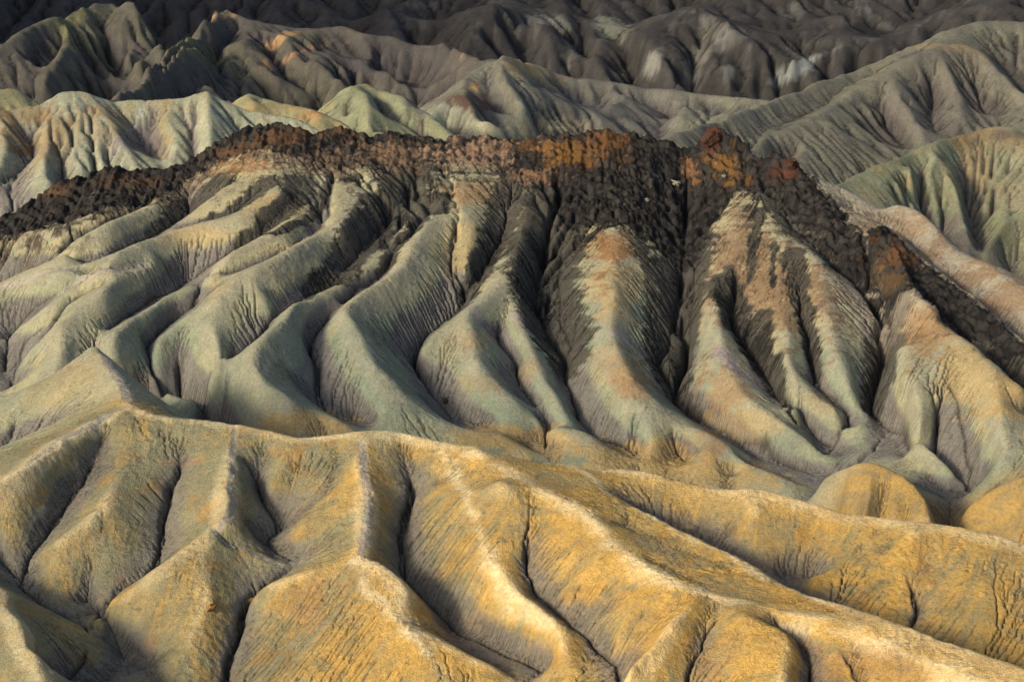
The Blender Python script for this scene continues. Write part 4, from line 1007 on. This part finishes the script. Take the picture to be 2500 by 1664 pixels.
# worn footpaths on the crests (pale lilac dust)
PATHC = (.36, .33, .28)
PATHS = [('C', [(440, 10), (500, 110), (560, 190), (590, 270)], .55, .5), ('C', [(1080, 400), (1070, 520), (1062, 650), (1072, 730), (1040, 820), (985, 885), (1040, 930), (1180, 985), (1350, 1045)], .32, .3),
                     ('C', [(1670, 460), (1675, 600), (1700, 750), (1680, 900), (1660, 970)], .5, .5), ('C', [(470, 340), (440, 400)], .4, .4), ('U', [(0, 705), (200, 650), (400, 592), (560, 572)], .7, .6), ('U', [(1000, 568), (750, 590), (600, 650), (480, 710), (380, 790), (290, 880), (180, 950)], .7, .6),
                     ('U', [(1550, 510), (1300, 700), (1180, 745), (1060, 830), (930, 905)], .8, .6), ('C', [(500, 340), (300, 440), (130, 570)], .4, .35)]
for t, p, w0, w1 in PATHS:
    col = lerp(col, PATHC, sstep(.3, .8, M.line_mask(t, p, w0, w1, .6, warp=.35) + .15 * n3) * .75)
# lilac bands across the ribs
for t, p, w in [('V', [(860, 860), (930, 920), (1020, 990), (1120, 1130)], .7), ('V', [(1180, 915), (1240, 930)], .6), ('V', [(230, 680), (400, 600)], .6), ('V', [(1880, 1010), (1960, 1060), (2100, 1160)], .5), ('E', [(590, 1310), (680, 1400), (800, 1500)], 1.0)]:
    col = lerp(col, (.33, .27, .30), M.line_mask(t, p, w, w, .9, warp=.5) * .6)
# tan and white ground on the ridges at the right, R1's lit edge painted on
rr = sstep(254, 266, M.Y + .5 * (M.X - 60)) * sstep(52, 62, M.X) * (1 - capn)
col = lerp(col, (.36, .32, .25), rr * .7)
for x, y, rx, ry, k in ((1300, 560, 120, 50, .6), (1450, 610, 120, 50, .7), (1700, 620, 160, 40, .7), (1850, 720, 160, 45, .7), (2050, 880, 170, 50, .8), (2250, 1010, 170, 50, .8), (1900, 930, 120, 40, .5), (2150, 1130, 160, 45, .6)):
    P_(B_('E', x, y, rx, ry, rot=35) * (1 - capn) * rr, (.27, .19, .115), k, .7)
r1_sunlit = M.line_mask('E', [(1060, 268), (1150, 340), (1250, 432), (1400, 530), (1540, 595), (1650, 670), (1750, 765), (1900, 885), (2050, 990), (2200, 1115), (2350, 1255)], .6, .6, 1.5, warp=.5)
col = lerp(col, (.55, .43, .25), r1_sunlit * .6 * (1 - capn))  # crest highlight put into the colour as a lighter band
# fine cracks
crk = sstep(1.8, 3.6, M.flow) * sstep(.01, .05, -rs)
col = lerp(col, (.06, .052, .045), crk * .7 * (1 - capn))
thr = sstep(6.2, 7.6, M.flow + .8 * n3) * sstep(.0, .03, -rs)
col = lerp(col, (.045, .04, .036), thr * .75)
# dark veins wandering down the stained slopes under the cap
vein = np.abs(fbm(M.X * 2.2, (M.Y + M.z) * .45, 3.0, 4, 81, .55))
vm = sstep(.055, .0, vein) * sstep(.12, .45, np.maximum(halo, B_('E', 850, 850, 420, 260) * .8)) * (1 - capn)
col = lerp(col, (.04, .037, .033), vm * .85)
tl = np.zeros_like(thr)
for g_ in GULLIES + FRONT:
    tl = np.maximum(tl, M.line_mask('W', cut(g_, 0.12, 1) if len(g_) > 2 else g_, .10, .22, .8, warp=.45))
tl *= sstep(.12, -.12, rl)
col = lerp(col, (.045, .04, .036), tl * .8)
# small dark clods
cl = sstep(.62, .78, fbm(M.X, M.Y + M.z, .55, 2, 71) + .25 * n3)
col = lerp(col, (.06, .06, .05), cl * .5 * (1 - capn))

# ---- relief of the rock and the crust, once the soils are known
c_ = M.Y * M.h
pk = M.line_mask('E', [(535, 75), (590, 78), (660, 110), (760, 150)], 1.6, .8, 1.0)
M.z += pk * 2.2 + .8 * M.line_mask('E', [(900, 205), (960, 225), (1040, 255)], 1.2, 1.2, 1.0)
lg = (M.z + .12 * M.X + 2.2 * fbm(M.X, M.Y, 6, 5, 51, .6)) / 1.5
led = (np.floor(lg) + sstep(.55, .95, lg - np.floor(lg)) - lg) * 1.5 * .75 + .55 * fbm(M.X, M.Y, 2.6, 4, 54)
flute = fbm(M.X * 1.5 + .4 * n3, M.Y * .12, 1.6, 4, 53, .65)
M.z += capn * (led + .12 * spk + .8 * flute + .25 * np.abs(spk) - .1)
M.z += (1 - capn) * (.018 * lic1 * (M.Y / 230) + .14 * sstep(-.4, .3, n2) * fbm(M.X, M.Y, .5, 3, 57) + .06 * fbm(M.X, M.Y, 1.1, 4, 52))
M.z -= crk * .16 + thr * .22 + tl * .35 + vm * .15
pm = sum(M.line_mask(t, p, w0, w1, .6, warp=.7) for t, p, w0, w1 in PATHS)
M.z -= np.clip(pm, 0, 1) * .10
M.z -= run * .25 * (1 - capn)

# ---- hills behind
def paint(s, base, flank, gully, ridge=None, spots=(), k=(.6, .8, .5), seed=5, big=25, rel=5, streak=.2):
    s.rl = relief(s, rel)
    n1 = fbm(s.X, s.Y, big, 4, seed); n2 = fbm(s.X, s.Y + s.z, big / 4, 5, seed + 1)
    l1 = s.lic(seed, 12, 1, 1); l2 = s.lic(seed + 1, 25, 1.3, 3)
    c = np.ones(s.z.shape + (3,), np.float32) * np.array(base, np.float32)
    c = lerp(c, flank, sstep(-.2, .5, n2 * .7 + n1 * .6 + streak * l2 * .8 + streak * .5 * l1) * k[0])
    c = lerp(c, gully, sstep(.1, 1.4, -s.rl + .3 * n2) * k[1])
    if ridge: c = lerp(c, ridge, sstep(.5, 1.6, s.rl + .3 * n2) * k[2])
    for t, x, y, rx, ry, rot, cc, kk in spots:
        m = s.blob(t, x, y, rx, ry, rot)
        c = lerp(c, cc, sstep(.25, .8, m + .55 * (m > .05) * (n2 + .35 * l2 + .25 * l1)) * kk)
    c *= (1 + .05 * l1)[..., None]
    rs_ = relief(s, 1.2)
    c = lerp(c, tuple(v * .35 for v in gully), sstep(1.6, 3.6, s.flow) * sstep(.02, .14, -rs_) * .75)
    s.z += .05 * l1 * (s.Y / 300) + .08 * fbm(s.X, s.Y, 2.5, 4, seed + 3) * (s.Y / 300)
    return np.clip(c, .005, .9)
WHITE = (.60, .60, .50)
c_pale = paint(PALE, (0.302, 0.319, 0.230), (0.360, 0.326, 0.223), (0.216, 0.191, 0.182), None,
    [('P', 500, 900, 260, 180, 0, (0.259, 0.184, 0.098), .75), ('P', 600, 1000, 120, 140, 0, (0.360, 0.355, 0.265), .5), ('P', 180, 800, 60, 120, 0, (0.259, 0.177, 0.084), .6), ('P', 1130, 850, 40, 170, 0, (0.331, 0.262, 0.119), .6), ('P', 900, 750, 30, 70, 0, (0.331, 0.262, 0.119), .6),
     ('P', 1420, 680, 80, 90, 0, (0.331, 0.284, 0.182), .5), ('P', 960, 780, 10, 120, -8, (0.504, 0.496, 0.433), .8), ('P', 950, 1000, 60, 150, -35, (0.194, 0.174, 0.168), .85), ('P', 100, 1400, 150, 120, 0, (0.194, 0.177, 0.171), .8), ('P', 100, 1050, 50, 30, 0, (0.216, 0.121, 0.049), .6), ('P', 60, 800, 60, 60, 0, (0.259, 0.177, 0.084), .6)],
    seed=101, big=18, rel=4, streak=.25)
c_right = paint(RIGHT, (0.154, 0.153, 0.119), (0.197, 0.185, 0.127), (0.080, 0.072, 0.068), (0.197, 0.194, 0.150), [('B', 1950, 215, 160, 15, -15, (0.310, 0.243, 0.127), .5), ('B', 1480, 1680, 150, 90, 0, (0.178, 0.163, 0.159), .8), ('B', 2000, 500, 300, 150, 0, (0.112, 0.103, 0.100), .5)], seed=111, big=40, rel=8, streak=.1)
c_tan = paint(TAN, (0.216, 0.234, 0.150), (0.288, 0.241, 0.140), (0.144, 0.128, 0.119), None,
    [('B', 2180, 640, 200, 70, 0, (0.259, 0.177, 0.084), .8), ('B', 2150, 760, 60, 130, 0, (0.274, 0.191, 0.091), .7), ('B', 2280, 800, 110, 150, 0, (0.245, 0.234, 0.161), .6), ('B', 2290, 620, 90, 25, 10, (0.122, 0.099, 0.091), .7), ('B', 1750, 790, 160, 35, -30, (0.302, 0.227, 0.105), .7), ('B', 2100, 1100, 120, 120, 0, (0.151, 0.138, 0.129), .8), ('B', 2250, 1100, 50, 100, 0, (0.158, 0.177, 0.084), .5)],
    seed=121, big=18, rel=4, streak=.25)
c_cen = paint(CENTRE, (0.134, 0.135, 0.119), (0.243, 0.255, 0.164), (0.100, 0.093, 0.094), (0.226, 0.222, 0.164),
    [('Q', 1250, 470, 170, 90, 30, (0.450, 0.343, 0.164), .8), ('Q', 830, 680, 110, 60, 20, (0.117, 0.061, 0.047), .85), ('Q', 900, 760, 130, 40, 20, (0.134, 0.070, 0.052), .8), ('Q', 900, 620, 25, 80, -35, (0.495, 0.307, 0.135), .7), ('Q', 980, 860, 170, 50, 0, (0.450, 0.427, 0.286), .8), ('Q', 1500, 850, 150, 40, 10, (0.450, 0.399, 0.239), .9), ('Q', 1150, 850, 60, 60, 0, (0.226, 0.222, 0.173), .5),  # narrow orange spot paints the subpeak's sunlit edge
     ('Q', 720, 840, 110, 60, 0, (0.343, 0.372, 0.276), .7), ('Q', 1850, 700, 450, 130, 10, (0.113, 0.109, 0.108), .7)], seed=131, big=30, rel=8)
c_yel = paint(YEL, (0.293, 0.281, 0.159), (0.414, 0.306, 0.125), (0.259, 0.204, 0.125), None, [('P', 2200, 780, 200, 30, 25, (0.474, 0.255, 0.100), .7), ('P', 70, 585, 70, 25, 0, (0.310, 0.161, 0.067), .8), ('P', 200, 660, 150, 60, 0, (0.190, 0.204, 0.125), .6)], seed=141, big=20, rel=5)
c_yel2 = paint(YEL2, (0.259, 0.272, 0.167), (0.345, 0.297, 0.159), (0.129, 0.119, 0.108), None, [('Q', 200, 620, 50, 100, 0, (0.474, 0.323, 0.125), .9), ('Q', 480, 700, 100, 110, 0, (0.138, 0.131, 0.121), .8), ('Q', 280, 550, 80, 25, 20, (0.431, 0.306, 0.134), .6)], seed=146, big=20, rel=5)  # tall orange spot paints a sunlit strip on the spur
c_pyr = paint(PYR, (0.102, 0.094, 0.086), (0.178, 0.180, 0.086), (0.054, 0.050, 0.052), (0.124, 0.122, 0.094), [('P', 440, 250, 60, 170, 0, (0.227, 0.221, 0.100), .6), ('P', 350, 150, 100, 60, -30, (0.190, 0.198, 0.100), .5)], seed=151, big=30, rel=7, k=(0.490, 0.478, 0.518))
c_mid = paint(MIDL, (0.098, 0.089, 0.085), (0.157, 0.159, 0.083), (0.051, 0.047, 0.048), (0.123, 0.118, 0.095),  # orange strips below paint low sun on the crests into the colour
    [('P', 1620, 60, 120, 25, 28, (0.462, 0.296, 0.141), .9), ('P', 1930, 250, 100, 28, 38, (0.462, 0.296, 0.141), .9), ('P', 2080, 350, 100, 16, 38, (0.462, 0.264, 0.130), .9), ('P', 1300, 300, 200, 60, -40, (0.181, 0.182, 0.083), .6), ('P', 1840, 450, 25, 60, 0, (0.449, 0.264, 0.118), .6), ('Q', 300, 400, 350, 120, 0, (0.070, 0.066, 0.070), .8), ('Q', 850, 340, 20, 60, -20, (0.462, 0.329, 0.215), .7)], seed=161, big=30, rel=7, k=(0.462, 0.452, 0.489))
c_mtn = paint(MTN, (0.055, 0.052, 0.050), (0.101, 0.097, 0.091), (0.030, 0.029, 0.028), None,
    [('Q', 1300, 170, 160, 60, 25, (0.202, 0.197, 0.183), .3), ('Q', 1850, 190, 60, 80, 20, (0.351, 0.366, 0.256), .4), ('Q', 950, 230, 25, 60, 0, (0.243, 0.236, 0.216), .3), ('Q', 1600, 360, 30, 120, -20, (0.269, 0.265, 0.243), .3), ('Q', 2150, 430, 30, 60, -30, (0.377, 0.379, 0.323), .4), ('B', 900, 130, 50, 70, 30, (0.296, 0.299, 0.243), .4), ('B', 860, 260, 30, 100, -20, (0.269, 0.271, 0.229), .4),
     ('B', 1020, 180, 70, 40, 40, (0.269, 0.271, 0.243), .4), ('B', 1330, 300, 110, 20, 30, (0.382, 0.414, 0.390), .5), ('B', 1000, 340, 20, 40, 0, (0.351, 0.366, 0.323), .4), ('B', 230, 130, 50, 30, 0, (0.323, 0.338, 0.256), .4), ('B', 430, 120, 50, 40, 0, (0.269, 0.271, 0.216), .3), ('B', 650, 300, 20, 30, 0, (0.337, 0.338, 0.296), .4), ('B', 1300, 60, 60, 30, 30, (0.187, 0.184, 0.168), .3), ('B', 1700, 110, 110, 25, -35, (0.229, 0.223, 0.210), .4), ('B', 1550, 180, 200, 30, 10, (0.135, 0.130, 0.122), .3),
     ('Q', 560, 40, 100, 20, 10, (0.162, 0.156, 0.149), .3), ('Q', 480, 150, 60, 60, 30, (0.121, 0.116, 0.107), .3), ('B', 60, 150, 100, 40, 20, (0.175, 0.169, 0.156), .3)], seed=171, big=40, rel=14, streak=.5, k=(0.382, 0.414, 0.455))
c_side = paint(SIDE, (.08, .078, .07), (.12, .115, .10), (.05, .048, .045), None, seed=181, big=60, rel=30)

# ================================================================== meshes
near_earth = soil_material('near_earth', 1.0, .75)
far_earth = soil_material('far_earth', .6, .7, .10)
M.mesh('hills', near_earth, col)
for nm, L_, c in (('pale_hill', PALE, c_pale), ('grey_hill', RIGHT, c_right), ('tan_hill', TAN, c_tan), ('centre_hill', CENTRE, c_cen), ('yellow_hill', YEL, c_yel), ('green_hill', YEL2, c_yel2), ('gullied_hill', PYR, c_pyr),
                  ('ridge_hill', MIDL, c_mid), ('dark_mountains', MTN, c_mtn), ('sun_blocker_mountain', SIDE, c_side)):
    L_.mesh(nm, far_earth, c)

# ------------------------------------------------------------------ single rocks one can tell apart
def ground_at(tile, x, y):
    i, j = M.hit(tile, x, y)
    i, j = int(np.clip(round(i), 0, M.ny - 1)), int(np.clip(round(j), 0, M.nx - 1))
    return float(M.X[i, j]), float(M.Y[i, j]), float(M.z[i, j])
def rock_material(name, c1, c2):
    m = bpy.data.materials.new(name); m.use_nodes = True
    t = m.node_tree; N = t.nodes; b = N['Principled BSDF']; b.inputs['Roughness'].default_value = .9; b.inputs['Specular IOR Level'].default_value = .15
    n = N.new('ShaderNodeTexNoise'); n.inputs['Scale'].default_value = 5; n.inputs['Detail'].default_value = 7; n.inputs['Roughness'].default_value = .7
    r = N.new('ShaderNodeValToRGB'); r.color_ramp.elements[0].position = .38; r.color_ramp.elements[1].position = .62
    r.color_ramp.elements[0].color = (*c1, 1); r.color_ramp.elements[1].color = (*c2, 1)
    g = N.new('ShaderNodeNewGeometry'); t.links.new(g.outputs['Position'], n.inputs['Vector'])
    t.links.new(n.outputs['Fac'], r.inputs['Fac']); t.links.new(r.outputs[0], b.inputs['Base Color'])
    bp = N.new('ShaderNodeBump'); bp.inputs['Strength'].default_value = .8; bp.inputs['Distance'].default_value = .12
    t.links.new(n.outputs['Fac'], bp.inputs['Height']); t.links.new(bp.outputs[0], b.inputs['Normal'])
    return m
import bmesh
def rock(name, label, cat, at, size, mat, seed, sink=.35, rough=.28, group=None):
    bm = bmesh.new()
    bmesh.ops.create_icosphere(bm, subdivisions=4, radius=1)
    P = np.array([v.co[:] for v in bm.verts]); rng = np.random.RandomState(seed)
    r = np.ones(len(P))
    for k in range(14):                                   # flat facets, as broken rock has
        n = rng.randn(3); n /= np.linalg.norm(n); d = rng.uniform(.55, .9)
        pr = P @ n; r = np.minimum(r, np.where(pr > 1e-3, d / np.maximum(pr, 1e-3), 9))
    P = P * r[:, None]
    P *= 1 + rough * (vnoise(P[:, 0] * 2.3 + seed, P[:, 1] * 2.3 + P[:, 2] * 1.7, seed) + .5 * vnoise(P[:, 0] * 6 + P[:, 2] * 5, P[:, 1] * 6 + seed, seed + 1))[:, None]
    for v, p in zip(bm.verts, P): v.co = (p[0] * size[0], p[1] * size[1], p[2] * size[2])
    me = bpy.data.meshes.new(name); bm.to_mesh(me); bm.free(); me.materials.append(mat)
    o = bpy.data.objects.new(name, me); sc.collection.objects.link(o)
    x, y, z = ground_at(*at)
    o.location = (x, y, z + size[2] * (1 - 2 * sink)); o.rotation_euler = (0, 0, rng.uniform(0, 6))
    o['label'] = label; o['category'] = cat
    if group: o['group'] = group
    return o
m_red = rock_material('red_rock', (.03, .02, .016), (.10, .045, .03))
m_pale = rock_material('pale_rock', (.10, .10, .09), (.42, .42, .33))
m_ochre = rock_material('ochre_rock', (.22, .12, .04), (.42, .26, .09))
m_dark = rock_material('dark_rock', (.03, .028, .026), (.12, .105, .09))
m_tan = rock_material('tan_rock', (.16, .10, .05), (.34, .22, .11))
rock('rock_outcrop', 'jagged dark red rock knob standing on the crest of the black-capped hill', 'outcrop', ('E', 562, 112), (2.4, 1.6, 1.9), m_red, 4, .3, .4)
rock('rock_outcrop', 'low dark red rock lump at the right end of the black crest', 'outcrop', ('E', 1025, 262), (1.7, 1.3, 1.2), m_red, 5, .35, .5)
rock('boulder', 'dark grey boulder wedged in the narrow gully behind the golden foreground crest', 'boulder', ('V', 712, 1510), (.65, .6, .6), m_dark, 8, .25)
rock('boulder', 'round tan boulder alone on the black slope below the red knob', 'boulder', ('E', 585, 245), (.42, .42, .42), m_tan, 11, .2, .12)
rock('pale_rock', 'largest pale crumbly rock on the black slope, beside the deep dark gully', 'rock', ('E', 355, 355), (1.0, .8, .7), m_pale, 13, .4, .7)
rock('pale_rock', 'small pale crumbly rock alone on the left part of the black slope', 'rock', ('E', 186, 445), (.6, .5, .45), m_pale, 17, .4, .7)
rock('pale_rock', 'pale crumbly rock on the black slope right of the deep gully, below the orange stain', 'rock', ('E', 628, 318), (.5, .45, .45), m_pale, 19, .4, .7)
rock('rock_ledge', 'broken ochre ledge on the foreground spur where the pale footpath ends', 'ledge', ('C', 975, 1225), (.9, .6, .5), m_ochre, 23, .45, .5)
rock('rock_ledge', 'ochre ledge at the left top of the big golden face, right of the narrow gully', 'ledge', ('C', 1150, 1200), (.7, .5, .35), m_ochre, 29, .45, .5)
